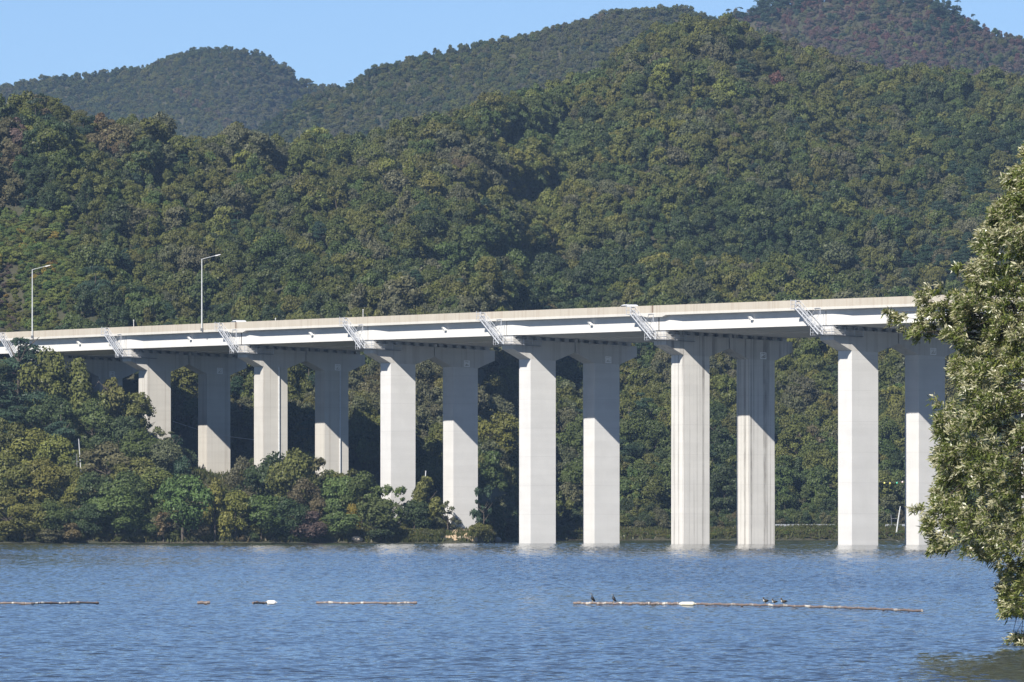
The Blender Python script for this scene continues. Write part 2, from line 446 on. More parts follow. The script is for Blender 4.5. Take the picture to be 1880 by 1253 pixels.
def trunk_mesh(name, kind, seed, mat):
    rng = np.random.default_rng(seed); b = MB()
    top = .82 if kind in ('tall', 'pine') else .6
    b.tube([(0, 0, -.12), (.01, .005, .2), (-.01, .01, top * .6), (.005, 0, top)], [.03, .022, .016, .006], 7, cap=False)
    for i in range(7):
        z = rng.uniform(.2, top * .9); a = rng.uniform(0, 6.28); r = rng.uniform(.18, .36)
        b.tube([(0, 0, z), (math.cos(a) * r * .5, math.sin(a) * r * .5, z + .07), (math.cos(a) * r, math.sin(a) * r, z + rng.uniform(.1, .2))], [.011, .008, .003], 5, cap=False)
    me = D.meshes.new(name); me.from_pydata(b.v, [], b.f); me.materials.append(mat); return me

TINTS = {
    'olive': (.091, .099, .029), 'green': (.066, .088, .029), 'dark': (.042, .060, .026), 'yellow': (.122, .128, .033),
    'brown': (.094, .086, .044), 'grey': (.090, .094, .050), 'pine': (.034, .060, .036), 'red': (.105, .056, .046),
    'gold': (.19, .155, .03), 'bright': (.082, .118, .036), 'pale': (.17, .185, .10), 'rust': (.108, .086, .046), 'plum': (.100, .074, .062), 'lime': (.135, .160, .042),
}
# ------------------------------------------------------------------ hill forest: tree positions
def scatter(zf, umin, umax, Y0, Y1, step, rng):
    Ys = np.arange(Y0, Y1, step); out = []
    for Y in Ys:
        X = np.arange((umin - 940) * Y / F, (umax - 940) * Y / F, step)
        out.append(np.c_[X, np.full(len(X), Y)])
    P = np.vstack(out); P = P + rng.uniform(-.48, .48, P.shape) * step
    return np.c_[P, zf(P[:, 0], P[:, 1])]

def cull(T, h, wd, slack=5):
    """keep the trees whose crowns reach above everything nearer (seen from anywhere near the photo's viewpoint)"""
    order = np.argsort(T[:, 1]); hor = np.full(1000, 2000.0); keep = np.zeros(len(T), bool)
    u = 940 + F * T[:, 0] / T[:, 1]; s = F / T[:, 1]
    top = HY - (T[:, 2] + h - CH) * s; b0 = ((u - wd * s * .55 + 500) / 3).astype(int); b1 = ((u + wd * s * .55 + 500) / 3).astype(int) + 1
    m0 = ((u - wd * s * .33 + 500) / 3).astype(int); m1 = ((u + wd * s * .33 + 500) / 3).astype(int) + 1
    for i in order:
        a, b = max(0, b0[i]), min(999, b1[i])
        if a >= b: continue
        if (top[i] < hor[a:b] + slack).any(): keep[i] = True
        c, d = max(0, m0[i]), min(999, m1[i])
        if c < d: hor[c:d] = np.minimum(hor[c:d], top[i] + h[i] * s[i] * .22)
    return keep

rng = np.random.default_rng(41)
TA = scatter(ground, -140, 2020, 1540, 2800, 3.35, rng)
u = 940 + F * TA[:, 0] / TA[:, 1]
ok = (TA[:, 1] > f_back(u) + 1) & (TA[:, 1] < f_ridgeY(u) + 6)
TA = TA[ok]; u = u[ok]
py = HY - (TA[:, 2] - CH) * F / TA[:, 1]
# the dry slope and light shrubs on the far left stay open
openp = (u < 45) & (py > 490) & (py < 640) & (TA[:, 1] < 1850)
size = np.clip(rng.lognormal(math.log(4.4), .27, len(TA)), 2.6, 8.6)
hgt = size * rng.uniform(1.0, 1.35, len(TA)); hgt = np.minimum(hgt, 9.0)
edge = np.clip((f_ridgeY(u) - TA[:, 1]) / 60, .55, 1); size *= np.maximum(edge, .7); hgt *= edge
shr = openp | ((u < 150) & (py > 400) & (py < 640) & (TA[:, 1] < 1900))
size[shr] *= .5; hgt[shr] = size[shr] * .85
hgt[openp & (rng.random(len(TA)) < .55)] *= .35
EX = scatter(ground, -60, 165, 1660, 1930, 1.5, rng)      # low scrub of the open slope
ue = 940 + F * EX[:, 0] / EX[:, 1]; pe = HY - (EX[:, 2] - CH) * F / EX[:, 1]
okx = (EX[:, 1] > f_back(ue) + 1) & (pe > 395) & (pe < 645) & (ue < 150 - .25 * np.abs(pe - 480) + rng.normal(0, 14, len(ue)))
EX, ue, pe = EX[okx], ue[okx], pe[okx]
oe = (ue < 45) & (pe > 490); se = rng.uniform(1.3, 2.8, len(EX)); se[oe] *= .6
he = se * rng.uniform(.6, .95, len(EX))
TA = np.vstack([TA, EX]); u = np.r_[u, ue]; py = np.r_[py, pe]; size = np.r_[size, se]; hgt = np.r_[hgt, he]; shr = np.r_[shr, np.ones(len(EX), bool)]; openp = np.r_[openp, oe]
kp = cull(TA, hgt, size)
TA, size, hgt, u, py, shr, openp = TA[kp], size[kp], hgt[kp], u[kp], py[kp], shr[kp], openp[kp]
FOR = [(TA, size, hgt, u, py, 0, shr, openp)]
for k in range(3):
    rp, Y0, th = FAR[k][1], FAR[k][2], FAR[k][3]
    T = scatter(lambda X, Y, k=k: far_ground(k, X, Y), max(-60, rp[0][0]), min(1940, rp[-1][0]), Y0 - 215, Y0 + 8, 2.9, rng)
    uu = 940 + F * T[:, 0] / T[:, 1]; pp = HY - (T[:, 2] - CH) * F / T[:, 1]
    sz = np.clip(rng.lognormal(math.log(4.1), .22, len(T)), 2.4, 7); hh = sz * rng.uniform(.9, 1.25, len(T)); hh = np.minimum(hh, 5.5)
    if k == 2: sz *= rng.uniform(.6, 1.1, len(T)); hh *= rng.uniform(.6, 1.1, len(T))
    T[:, 2] -= hh * .3
    kp = cull(T, hh, sz)
    FOR.append((T[kp], sz[kp], hh[kp], uu[kp], pp[kp], k + 1, np.zeros(kp.sum(), bool), np.zeros(kp.sum(), bool)))

P3 = []
for px_, n_ in ((1395, 9), (1425, 6), (1690, 8), (1725, 9), (1752, 6), (1803, 1), (1640, 3), (1520, 2), (1460, 2), (1350, 3), (1580, 1), (1862, 1)):
    for _ in range(n_):
        q = px_ + rng.normal(0, 13 if n_ > 1 else 1); Y_ = 4300 - abs(rng.normal(0, 14)) - (20 if n_ == 1 else 0)
        P3.append(((q - 940) * Y_ / F, Y_, rng.uniform(4.5, 7), rng.uniform(6.5, 9.5)))
P3 = np.array(P3); z3 = far_ground(2, P3[:, 0], P3[:, 1])
T_, s_, h_, u_, p_, k_, a_, b_ = FOR[3]; n3 = len(P3)
FOR[3] = (np.vstack([T_, np.c_[P3[:, :2], z3]]), np.r_[s_, P3[:, 2]], np.r_[h_, P3[:, 3]], np.r_[u_, 940 + F * P3[:, 0] / P3[:, 1]], np.r_[p_, np.full(n3, -999.)], 3, np.r_[a_, np.zeros(n3, bool)], np.r_[b_, np.zeros(n3, bool)])
KINDS = ['broad'] * 6 + ['tall'] * 2 + ['pine'] * 2
def choose(T, u, py, zone, rng, shr, openp):
    """colour and kind of every tree, in drifts as on the real hillside"""
    n = len(T); X, Y = T[:, 0], T[:, 1]
    a = wob(X, Y, 31, 18, 60) + rng.normal(0, .55, n); b = wob(X, Y, 32, 30, 90) + rng.normal(0, .6, n)
    names = np.array(['olive'] * n, dtype=object)
    names[a > .55] = 'grey'; names[a > 1.75] = 'brown'; names[a < -.25] = 'green'; names[a < -.8] = 'dark'
    names[(b > 1.05) & (a > -.4)] = 'yellow'
    
    pines = (b < -1.1); names[pines] = 'pine'
    if zone == 3:
        q = rng.random(n)
        names[q < .5] = 'plum'; names[q < .16] = 'red'; names[(q > .5) & (q < .68)] = 'grey'; names[(q > .68) & (q < .8)] = 'brown'
        pines = (q > .93) | (pines & (u < 1420)) | (py < -900); names[pines] = 'pine'
    if zone == 1:
        names[(np.abs(u - (340 + (py - 180) * 1.5)) < 14) & (py > 170) & (py < 240) & (rng.random(n) < .8)] = 'rust'
    if zone == 0:
        q = rng.random(n)
        for x, y, r, c in ((925, 172, 14, 'gold'), (955, 182, 12, 'gold'), (1428, 178, 10, 'red'), (850, 322, 26, 'brown'), (700, 250, 24, 'brown'), (75, 232, 13, 'rust'),
                           (22, 300, 30, 'plum'), (8, 312, 26, 'brown'), (200, 285, 30, 'rust'), (110, 200, 30, 'olive'), (160, 190, 26, 'pale'), (665, 246, 8, 'pale'),
                           (560, 285, 26, 'yellow'), (1010, 450, 40, 'yellow'), (1060, 470, 30, 'olive'), (1530, 300, 30, 'olive'), (990, 640, 40, 'brown'), (1000, 240, 40, 'green'),
                           (1280, 60, 40, 'olive'), (1260, 800, 60, 'olive'), (1490, 860, 22, 'brown')):
            m = np.hypot(u - x, py - hgt_mid(T, y) - y) < r
            names[m & (q < .85)] = c; pines = pines & ~(m & (q < .85))
        lf = (u < 60) & (py > 330) & (py < 440)
        names[lf & (q < .4)] = 'brown'
        names[shr] = np.where(q[shr] < .32, 'bright', np.where(q[shr] < .72, 'lime', np.where(q[shr] < .96, 'olive', 'gold')))
        names[openp & (q < .6)] = 'plum'; names[openp & (u > 22) & (q < .8)] = 'yellow'; names[openp & (u > 22) & (q > .8)] = 'bright'
        pines = pines & ~shr
    kind = rng.integers(0, 6, n); tl = rng.random(n) < .18
    kind = np.where(tl, rng.integers(6, 8, n), kind); kind = np.where(pines, rng.integers(8, 10, n), kind)
    return names, kind
def hgt_mid(T, y): return 0

PROTO = D.collections.new('hill tree kinds')
for i, kd in enumerate(KINDS):
    me = crown_mesh('hill_tree_kind_%02d' % i, kd, 2600 if kd != 'pine' else 2200, .074, 100 + i, M['leaf_forest'], True, M['bark'])
    PROTO.objects.link(D.objects.new('hill_tree_kind_%02d' % i, me))

rows = []
for T, sz, hh, uu, pp, zone, shr_, op_ in FOR:
    nm, kd = choose(T, uu, pp, zone, rng, shr_, op_)
    for i in range(len(T)): rows.append((T[i, 0], T[i, 1], T[i, 2], sz[i], hh[i], uu[i], pp[i], nm[i], int(kd[i]), zone))
# the largest to be seen become trees of their own, the rest is the far-off wood
vis = [r for r in rows if -30 < r[5] < 1910 and r[9] == 0 and r[6] - r[4] * F / r[1] < 985]
vis.sort(key=lambda r: -r[3] * F / r[1] * (1 if 655 < r[6] < 985 or 560 > r[6] > 470 else .6))
N_IND = 190
ind = vis[:N_IND]; indset = set(id(r) for r in ind)
rest = [r for r in rows if id(r) not in indset]
print('hill trees', len(rows), 'individual', len(ind))

def tint_of(name, rng):
    c = np.array(TINTS[name]) * 1.14 * rng.uniform(.86, 1.14) * rng.uniform(.95, 1.05, 3)
    return c
def points_object(name, rows, coll, mat_attr=True):
    n = len(rows)
    me = D.meshes.new(name); me.vertices.add(n)
    me.vertices.foreach_set('co', np.array([[r[0], r[1], r[2]] for r in rows], np.float32).ravel())
    a = me.attributes.new('pick', 'INT', 'POINT'); a.data.foreach_set('value', np.array([r[8] for r in rows], np.int32))
    a = me.attributes.new('size', 'FLOAT_VECTOR', 'POINT'); a.data.foreach_set('vector', np.array([[r[3], r[3], r[4]] for r in rows], np.float32).ravel())
    rot = np.zeros((n, 3), np.float32); rot[:, 2] = R.uniform(0, 6.28, n); rot[:, :2] = R.normal(0, .07, (n, 2))
    a = me.attributes.new('turn', 'FLOAT_VECTOR', 'POINT'); a.data.foreach_set('vector', rot.ravel())
    tc = np.ones((n, 4), np.float32)
    for i, r in enumerate(rows): tc[i, :3] = tint_of(r[7], R) * ((1, .8, .85, 1)[r[9]])
    a = me.attributes.new('tint', 'FLOAT_COLOR', 'POINT'); a.data.foreach_set('color', tc.ravel())
    o = link(D.objects.new(name, me))
    g = D.node_groups.new(name + '_nodes', 'GeometryNodeTree')
    g.interface.new_socket('Geometry', in_out='INPUT', socket_type='NodeSocketGeometry')
    g.interface.new_socket('Geometry', in_out='OUTPUT', socket_type='NodeSocketGeometry')
    N, Lk = g.nodes, g.links
    gi, go = N.new('NodeGroupInput'), N.new('NodeGroupOutput')
    ci = N.new('GeometryNodeCollectionInfo'); ci.inputs['Collection'].default_value = coll
    ci.inputs['Separate Children'].default_value = True; ci.inputs['Reset Children'].default_value = True
    io = N.new('GeometryNodeInstanceOnPoints'); io.inputs['Pick Instance'].default_value = True
    def na(nm, ty):
        x = N.new('GeometryNodeInputNamedAttribute'); x.data_type = ty; x.inputs['Name'].default_value = nm
        return [s for s in x.outputs if s.enabled and s.name == 'Attribute'][0]
    e2r = N.new('FunctionNodeEulerToRotation')
    Lk.new(na('turn', 'FLOAT_VECTOR'), e2r.inputs[0])
    Lk.new(gi.outputs[0], io.inputs['Points']); Lk.new(ci.outputs[0], io.inputs['Instance'])
    Lk.new(na('pick', 'INT'), io.inputs['Instance Index']); Lk.new(e2r.outputs[0], io.inputs['Rotation'])
    Lk.new(na('size', 'FLOAT_VECTOR'), io.inputs['Scale']); Lk.new(io.outputs[0], go.inputs[0])
    md = o.modifiers.new('trees', 'NODES'); md.node_group = g
    return o
tag(points_object('forest', rest, PROTO), 'dense autumn wood covering all the hills behind the bridge', 'forest', kind='stuff')

# ------------------------------------------------------------------ single trees
CROWNS, TRUNKS = {}, {}
for kd in ('broad', 'tall', 'pine', 'bush', 'sparse'):
    n = {'broad': 5200, 'tall': 5200, 'pine': 4600, 'bush': 3200, 'sparse': 1100}[kd]
    CROWNS[kd] = [crown_mesh('crown', kd, n, {'broad': .050, 'tall': .050, 'pine': .056, 'bush': .062, 'sparse': .066}[kd], 300 + 7 * i + len(kd), M['leaf']) for i in range(4)]
    TRUNKS[kd] = [trunk_mesh('trunk', kd, 500 + i, M['bark']) for i in range(2)]
PN = {'broad': 'broadleaf_tree', 'tall': 'conical_tree', 'pine': 'pine_tree', 'bush': 'shrub', 'sparse': 'young_tree'}
PC = {'broad': 'tree', 'tall': 'tree', 'pine': 'pine tree', 'bush': 'shrub', 'sparse': 'tree'}
_ti = [0]
def tree(kind, x, y, z, w, h, tint, label, group, name=None, col=None):
    _ti[0] += 1; i = _ti[0]
    e = empty(name or PN[kind], (x, y, z), (i * 2.399) % 6.283)
    tag(e, label, PC[kind], group)
    c = link(D.objects.new('crown', CROWNS[kind][i % 4]), e); c.scale = (w, w, h)
    c.color = tuple(col if col is not None else tint_of(tint, R) * 1.15) + (1,)
    t = link(D.objects.new('trunk', TRUNKS[kind][i % 2]), e); t.scale = (w, w, h)
    return e

# ---- trees of the near bank: (photo x, crown top, foot row, width, kind, tint, what it is, where it is)
def bank_point(px, py):
    Ys = np.arange(1424, 1720, 1.0); X = (px - 940) * Ys / F
    r = HY - (ground(X, Ys) - CH) * F / Ys
    ok = np.where(ground(X, Ys) > .1, r, 1e9)
    i = int(np.argmin(np.abs(ok - py)))
    return X[i], Ys[i], float(ground(X[i:i + 1], Ys[i:i + 1])[0])
WORD = {'olive': 'olive green', 'green': 'mid green', 'dark': 'dark green', 'yellow': 'yellow green', 'brown': 'brownish', 'grey': 'grey green', 'pine': 'blue green',
        'red': 'reddish', 'lime': 'lime green', 'gold': 'golden', 'bright': 'bright green', 'pale': 'pale green', 'rust': 'rust brown', 'plum': 'purplish brown'}
BANK = [
 # under and beside the deck
 (34, 606, 790, 118, 'pine', 'pine', 'big layered pine reaching the deck edge at the far left'),
 (-8, 640, 800, 100, 'pine', 'dark', 'pine cut off by the left edge below the deck'),
 (82, 652, 800, 86, 'broad', 'olive', 'rounded olive tree touching the white girder, right of the layered pine'),
 (150, 655, 812, 112, 'tall', 'olive', 'tallest tree of the bank, olive and pointed, before the shaded first pier'),
 (203, 690, 815, 74, 'tall', 'olive', 'olive tree leaning on the right flank of the tallest pointed tree'),
 (240, 722, 822, 72, 'broad', 'olive', 'rounded olive tree whose crown touches the second pier'),
 (268, 748, 830, 54, 'sparse', 'yellow', 'thin leafy sapling in front of the second pier column'),
 (296, 786, 850, 66, 'sparse', 'grey', 'thin grey green tree hiding the foot of the second pier'),
 (318, 792, 868, 50, 'pine', 'pine', 'small bushy conifer right of the second pier foot'),
 (22, 728, 830, 100, 'pine', 'pine', 'dark layered pine below the big pine at the left edge'),
 (92, 735, 838, 84, 'broad', 'dark', 'dark rounded tree between two pines and the utility pole'),
 (112, 745, 850, 74, 'pine', 'pine', 'small blue green pine above the utility pole'),
 (170, 745, 850, 92, 'broad', 'green', 'green tree right behind the top of the utility pole'),
 (218, 765, 862, 84, 'broad', 'dark', 'dark tree left of the second pier, halfway down the bank'),
 (262, 795, 880, 80, 'broad', 'green', 'green tree directly below the second pier'),
 (298, 812, 892, 66, 'broad', 'grey', 'grey green tree below and right of the second pier'),
 (334, 832, 905, 46, 'tall', 'pine', 'bluish conical tree left of the sandy foot of the far second pier'),
 (8, 770, 880, 86, 'broad', 'olive', 'olive tree at the left edge, halfway up the bank'),
 (56, 795, 890, 92, 'broad', 'yellow', 'yellowish broad tree left of the utility pole'),
 (108, 808, 905, 76, 'broad', 'yellow', 'yellowish tree close to the left side of the utility pole'),
 (196, 822, 915, 96, 'broad', 'brown', 'brownish tree just right of the utility pole foot'),
 (246, 840, 925, 84, 'broad', 'olive', 'olive tree in the middle of the bank below the second pier'),
 (22, 838, 940, 84, 'broad', 'olive', 'olive tree near the left edge above the waterside shrubs'),
 (74, 850, 945, 84, 'broad', 'yellow', 'yellow green tree two rows above the water, left of the pole'),
 (126, 862, 950, 74, 'broad', 'olive', 'olive tree straight below the utility pole'),
 (172, 868, 955, 74, 'broad', 'dark', 'dark tree below and right of the utility pole'),
 (226, 872, 962, 88, 'broad', 'green', 'green rounded tree above the brightest waterside trees'),
 (288, 868, 955, 84, 'broad', 'olive', 'olive tree between the second pier and the bright waterside tree'),
 # along the water
 (12, 916, 996, 74, 'broad', 'yellow', 'yellow green waterside tree at the left edge'),
 (54, 925, 996, 66, 'broad', 'olive', 'olive waterside tree second from the left edge'),
 (96, 925, 996, 62, 'broad', 'green', 'green waterside tree below the left half of the bank'),
 (132, 958, 997, 52, 'bush', 'rust', 'small rust coloured shrub at the water below the utility pole'),
 (88, 968, 997, 54, 'bush', 'grey', 'low grey green shrub at the water left of the rust shrub'),
 (172, 925, 997, 66, 'broad', 'dark', 'dark waterside tree right of the rust shrub'),
 (214, 902, 997, 92, 'broad', 'bright', 'broad bright green waterside tree left of the bare reddish shrub'),
 (258, 938, 997, 56, 'bush', 'green', 'low green waterside shrub left of the bare reddish shrub'),
 (300, 942, 997, 44, 'sparse', 'rust', 'bare reddish shrub with thin stems at the water'),
 (336, 874, 997, 88, 'broad', 'bright', 'tall bright green waterside tree below the far second pier'),
 (394, 876, 997, 62, 'tall', 'yellow', 'yellow green waterside tree in front of the far second pier foot'),
 (366, 946, 998, 48, 'bush', 'brown', 'small brown shrub at the water between two taller trees'),
 (446, 850, 950, 54, 'broad', 'grey', 'grey green tree just left of the third pier'),
 (432, 902, 998, 66, 'broad', 'yellow', 'yellow green waterside shrub tree below the gap left of the third pier'),
 (498, 842, 960, 84, 'broad', 'dark', 'dark tree covering the foot of the near third pier'),
 (540, 838, 965, 84, 'broad', 'olive', 'olive tree between the two columns of the third pier'),
 (586, 846, 960, 74, 'sparse', 'brown', 'open brownish tree before the foot of the far third pier'),
 (480, 910, 998, 82, 'broad', 'green', 'green waterside tree below the near third pier'),
 (528, 918, 998, 72, 'broad', 'dark', 'dark waterside tree left of the brown waterside shrub'),
 (566, 936, 998, 66, 'bush', 'plum', 'purplish brown round shrub at the water below the third pier'),
 (560, 888, 975, 60, 'broad', 'brown', 'brown tree above the purplish round shrub'),
 (624, 876, 965, 70, 'broad', 'bright', 'pale leafy tree right of the far third pier foot'),
 (630, 932, 998, 70, 'bush', 'green', 'green waterside shrub right of the purplish round shrub'),
 (648, 922, 975, 30, 'bush', 'gold', 'small golden orange shrub among the green right of the third pier'),
 (666, 876, 970, 70, 'broad', 'green', 'green tree left of the near fourth pier'),
 (690, 912, 992, 74, 'bush', 'green', 'green shrub at the foot of the near fourth pier'),
 (722, 892, 975, 62, 'sparse', 'bright', 'airy light green tree in front of the near fourth pier'),
 (784, 872, 972, 74, 'tall', 'olive', 'pointed olive tree between the two columns of the fourth pier'),
 (760, 915, 978, 58, 'bush', 'dark', 'dark shrub left of the pointed tree at the fourth pier'),
 (822, 918, 978, 44, 'sparse', 'grey', 'thin grey shrub in front of the far fourth pier'),
 (888, 894, 985, 44, 'sparse', 'pine', 'tall thin blue green shrub right of the far fourth pier'),
 (908, 918, 988, 46, 'bush', 'dark', 'dark shrub between the fourth and fifth piers'),
 (938, 904, 985, 40, 'sparse', 'grey', 'thin grey tree against the left side of the near fifth pier'),
 (925, 948, 992, 66, 'bush', 'brown', 'low brown shrub left of the near fifth pier'),
 (880, 955, 992, 40, 'bush', 'olive', 'low olive shrub on the sandy bank right of the far fourth pier'),
 (700, 955, 995, 60, 'bush', 'dark', 'low dark shrub in the shade of the near fourth pier foot'),
]
for px, ytop, yfoot, wpx, kind, tint, label in BANK:
    X, Y, z = bank_point(px, yfoot); s = F / Y
    h = CH + (HY - ytop) / s - z
    tree(kind, X, Y, z - .15, wpx / s * 1.28, h / .95, tint, label, 'trees and shrubs on the left bank')
# low undergrowth that closes the bank between the stems
# ---- the nearest hillside trees
def bay(u, top):
    if top < 575:
        for a, b in ((150, 'left of the first bridge ladder'), (420, 'between the first two ladders'), (650, 'between second and third ladder'), (900, 'between third and fourth ladder'),
                     (1180, 'between fourth and fifth ladder'), (1490, 'between fifth and sixth ladder'), (9999, 'right of the sixth ladder')):
            if u < a: return 'above the parapet ' + b
    for a, b in ((345, 'between the second pier columns'), (470, 'between second and third piers'), (570, 'between the third pier columns'), (700, 'between third and fourth piers'),
                 (810, 'between the fourth pier columns'), (960, 'between fourth and fifth piers'), (1065, 'between the fifth pier columns'), (1235, 'between fifth and sixth piers'),
                 (1345, 'between the sixth pier columns'), (1540, 'between sixth and seventh piers'), (1660, 'between the seventh pier columns'), (9999, 'right of the seventh pier')):
        if u < a: return b
for r in ind:
    kd = 'pine' if r[8] >= 8 else ('tall' if r[8] >= 6 else 'broad')
    s = F / r[1]; mid = r[6] - r[4] * s * .6
    hl = 'low on the hill' if mid > 850 else ('on the slope' if mid > 640 else 'on the hill')
    lab = '%s %s %s %s' % (WORD[r[7]], {'pine': 'pine', 'tall': 'pointed tree', 'broad': 'round tree'}[kd], hl, bay(r[5], mid))
    tree(kd, r[0], r[1], r[2], r[3], r[4], r[7], lab, 'hillside trees ' + bay(r[5], mid), col=tint_of(r[7], R))

# ------------------------------------------------------------------ grass and low growth along the shore (nobody could count it)
def grass_object():
    rng = np.random.default_rng(77); P = []; H = []
    def patch(u0, u1, d0, d1, n, h0, h1):
        uu = rng.uniform(u0, u1, n); d = rng.uniform(d0, d1, n)
        if u0 < 700: k_ = ~((uu > 812) & (uu < 886) & (d < 26) & (rng.random(n) < .8)); uu, d = uu[k_], d[k_]; n = len(uu)
        clump = wob(uu, d, 55, 9, 3) > -.25 + rng.normal(0, .5, n)
        uu, d = uu[clump], d[clump]
        Y = f_shore(uu) + d; X = (uu - 940) * Y / F
        P.append(np.c_[X, Y, ground(X, Y)]); H.append(rng.uniform(h0, h1, len(X)))
    patch(-60, 640, .3, 7, 3000, .3, .8); patch(636, 960, .2, 12, 7000, .3, .8); patch(640, 960, 10, 60, 3500, .3, .8)
    patch(980, 1920, .2, 18, 9000, .3, .8); patch(355, 450, 70, 130, 2500, .3, .9)
    P = np.vstack(P); H = np.concatenate(H); n = len(P); k = 4
    P = np.repeat(P, k, 0) + np.c_[rng.normal(0, .22, (n * k, 2)), np.zeros(n * k)]; H = np.repeat(H, k) * rng.uniform(.6, 1.1, n * k)
    a = rng.uniform(0, 6.28, n * k); t = np.c_[np.cos(a), np.sin(a), np.zeros(n * k)]
    lean = np.c_[rng.normal(0, .28, (n * k, 2)), np.ones(n * k)] * H[:, None]
    w = .10 * rng.uniform(.6, 1.6, (n * k, 1))
    V = np.stack([P - t * w, P + t * w, P + lean + t * w * .4, P + lean * .96 - t * w * .4], 1).reshape(-1, 3)
    v = np.clip(.45 + .25 * wob(P[:, 0], P[:, 1], 56, 5, 9) + rng.normal(0, .15, n * k), 0, 1)
    me = mesh_np('bank_grass', V, np.arange(n * k * 4).reshape(-1, 4), M['grassleaf'], fattr=v)
    return link(D.objects.new('bank_grass', me))
tag(grass_object(), 'green and brown grass and weeds along the waterline', 'grass', kind='stuff')

BUSH = D.collections.new('undergrowth kinds')
for i in range(4):
    BUSH.objects.link(D.objects.new('undergrowth_kind_%02d' % i, crown_mesh('undergrowth_kind_%02d' % i, 'bush', 1500, .085, 900 + i, M['leaf_forest'])))
def under_rows():
    rng = np.random.default_rng(78); out = []
    def patch(u0, u1, d0, d1, n, w0, w1, names, flat=1.0, keep=None):
        uu = rng.uniform(u0, u1, n); d = rng.uniform(d0, d1, n); Y = f_shore(uu) + d; X = (uu - 940) * Y / F; z = ground(X, Y)
        for i in range(n):
            py_ = HY - (z[i] - CH) * F / Y[i]
            if keep and not keep(uu[i], py_, d[i]): continue
            w = rng.uniform(w0, w1); out.append((X[i], Y[i], z[i] - .15, w, w * rng.uniform(.7, 1.1) * flat, uu[i], py_, names[rng.integers(len(names))], int(rng.integers(4)), 0))
    clear = lambda u_, p_, d_: not (812 < u_ < 884 and d_ < 22) and not (345 < u_ < 462 and 845 < p_ < 935)
    patch(-80, 640, 1, 140, 950, 2.2, 4.2, ['olive', 'green', 'dark', 'dark', 'grey', 'olive', 'brown'], 1.0, clear)
    patch(-80, 190, 138, 268, 420, 1.3, 2.6, ['brown', 'yellow', 'bright', 'olive', 'plum', 'yellow', 'olive'], .7)
    patch(640, 960, 1, 14, 130, .8, 1.6, ['olive', 'yellow', 'brown', 'grey'], .7, clear)
    patch(640, 960, 12, 70, 170, 1.6, 3.0, ['olive', 'green', 'dark', 'grey'], 1.0, clear)
    patch(-80, 640, .4, 4, 220, 1.2, 2.6, ['olive', 'green', 'grey', 'olive', 'yellow', 'brown'], .9)
    patch(985, 1920, .5, 8, 800, .9, 1.7, ['olive', 'yellow', 'brown', 'bright', 'bright', 'yellow', 'rust'], .5)
    patch(985, 1920, 7, 13, 500, .6, 1.0, ['yellow', 'bright', 'olive', 'bright', 'brown'], .6)
    patch(985, 1920, 16, 40, 420, 1.8, 3.4, ['olive', 'green', 'dark', 'brown', 'grey'], 1.0)
    return out
tag(points_object('undergrowth', under_rows(), BUSH), 'low bushes and undergrowth between the trees along both shores', 'undergrowth', kind='stuff')

# sandy scar below the far fourth pier, the pale footing of the second pier, the dry slope, boulders
def mound(name, px0, px1, py0, py1, mat, seed, hgt=.9):
    rng = np.random.default_rng(seed); n, m = 26, 14
    V = []
    for j in range(m):
        for i in range(n):
            a, b = i / (n - 1), j / (m - 1)
            X, Y, z = bank_point(px0 + (px1 - px0) * a, py0 + (py1 - py0) * b)
            e = min(1, 3 * min(a, 1 - a)) * min(1, 3 * min(b, 1 - b))
            V.append((X, Y, z - .28 + e * .45 * hgt + .28 * hgt * math.sin(a * 17 + b * 9) * math.sin(b * 11 - a * 5) * e + rng.uniform(-.1, .12)))
    idx = np.arange(n * m).reshape(m, n)
    Q = np.stack([idx[:-1, :-1], idx[:-1, 1:], idx[1:, 1:], idx[1:, :-1]], -1).reshape(-1, 4)
    o = link(D.objects.new(name, mesh_np(name, V, Q, mat, smooth=True)))
    return tag(o, kind='structure')
mound('sandy_bank_ground', 812, 886, 996.5, 968, M['sand'], 1, 1.1)
mound('sandy_ground', 355, 428, 880, 862, M['sand'], 2, .5)

def rock(px, py, r, seed, label):
    rng = np.random.default_rng(seed); import bmesh
    X, Y, z = bank_point(px, py)
    bm = bmesh.new(); bmesh.ops.create_icosphere(bm, subdivisions=2, radius=1)
    for v in bm.verts:
        v.co = v.co * (1 + rng.uniform(-.22, .22)); v.co.x *= 1.3; v.co.z *= .7
    me = D.meshes.new('rock'); bm.to_mesh(me); bm.free(); me.materials.append(M['rock'])
    o = link(D.objects.new('rock', me)); o.location = (X, Y, z + r * .25); o.scale = (r, r, r); o.rotation_euler = (0, 0, rng.uniform(0, 6))
    tag(o, label, 'rock', 'pale rocks at the waterline')
rock(648, 995.5, .55, 1, 'pale rock at the waterline, left one of the three below the third pier gap')
rock(654, 994, .75, 2, 'biggest pale rock of three at the waterline left of the fourth pier')
rock(661, 996, .5, 3, 'low pale rock at the waterline, nearest the grass left of the fourth pier')
rock(846, 992, .5, 4, 'pale rock on the sandy scar below the far fourth pier')
rock(912, 993, .7, 5, 'grey slab like rock on the bank between the fourth and fifth piers')

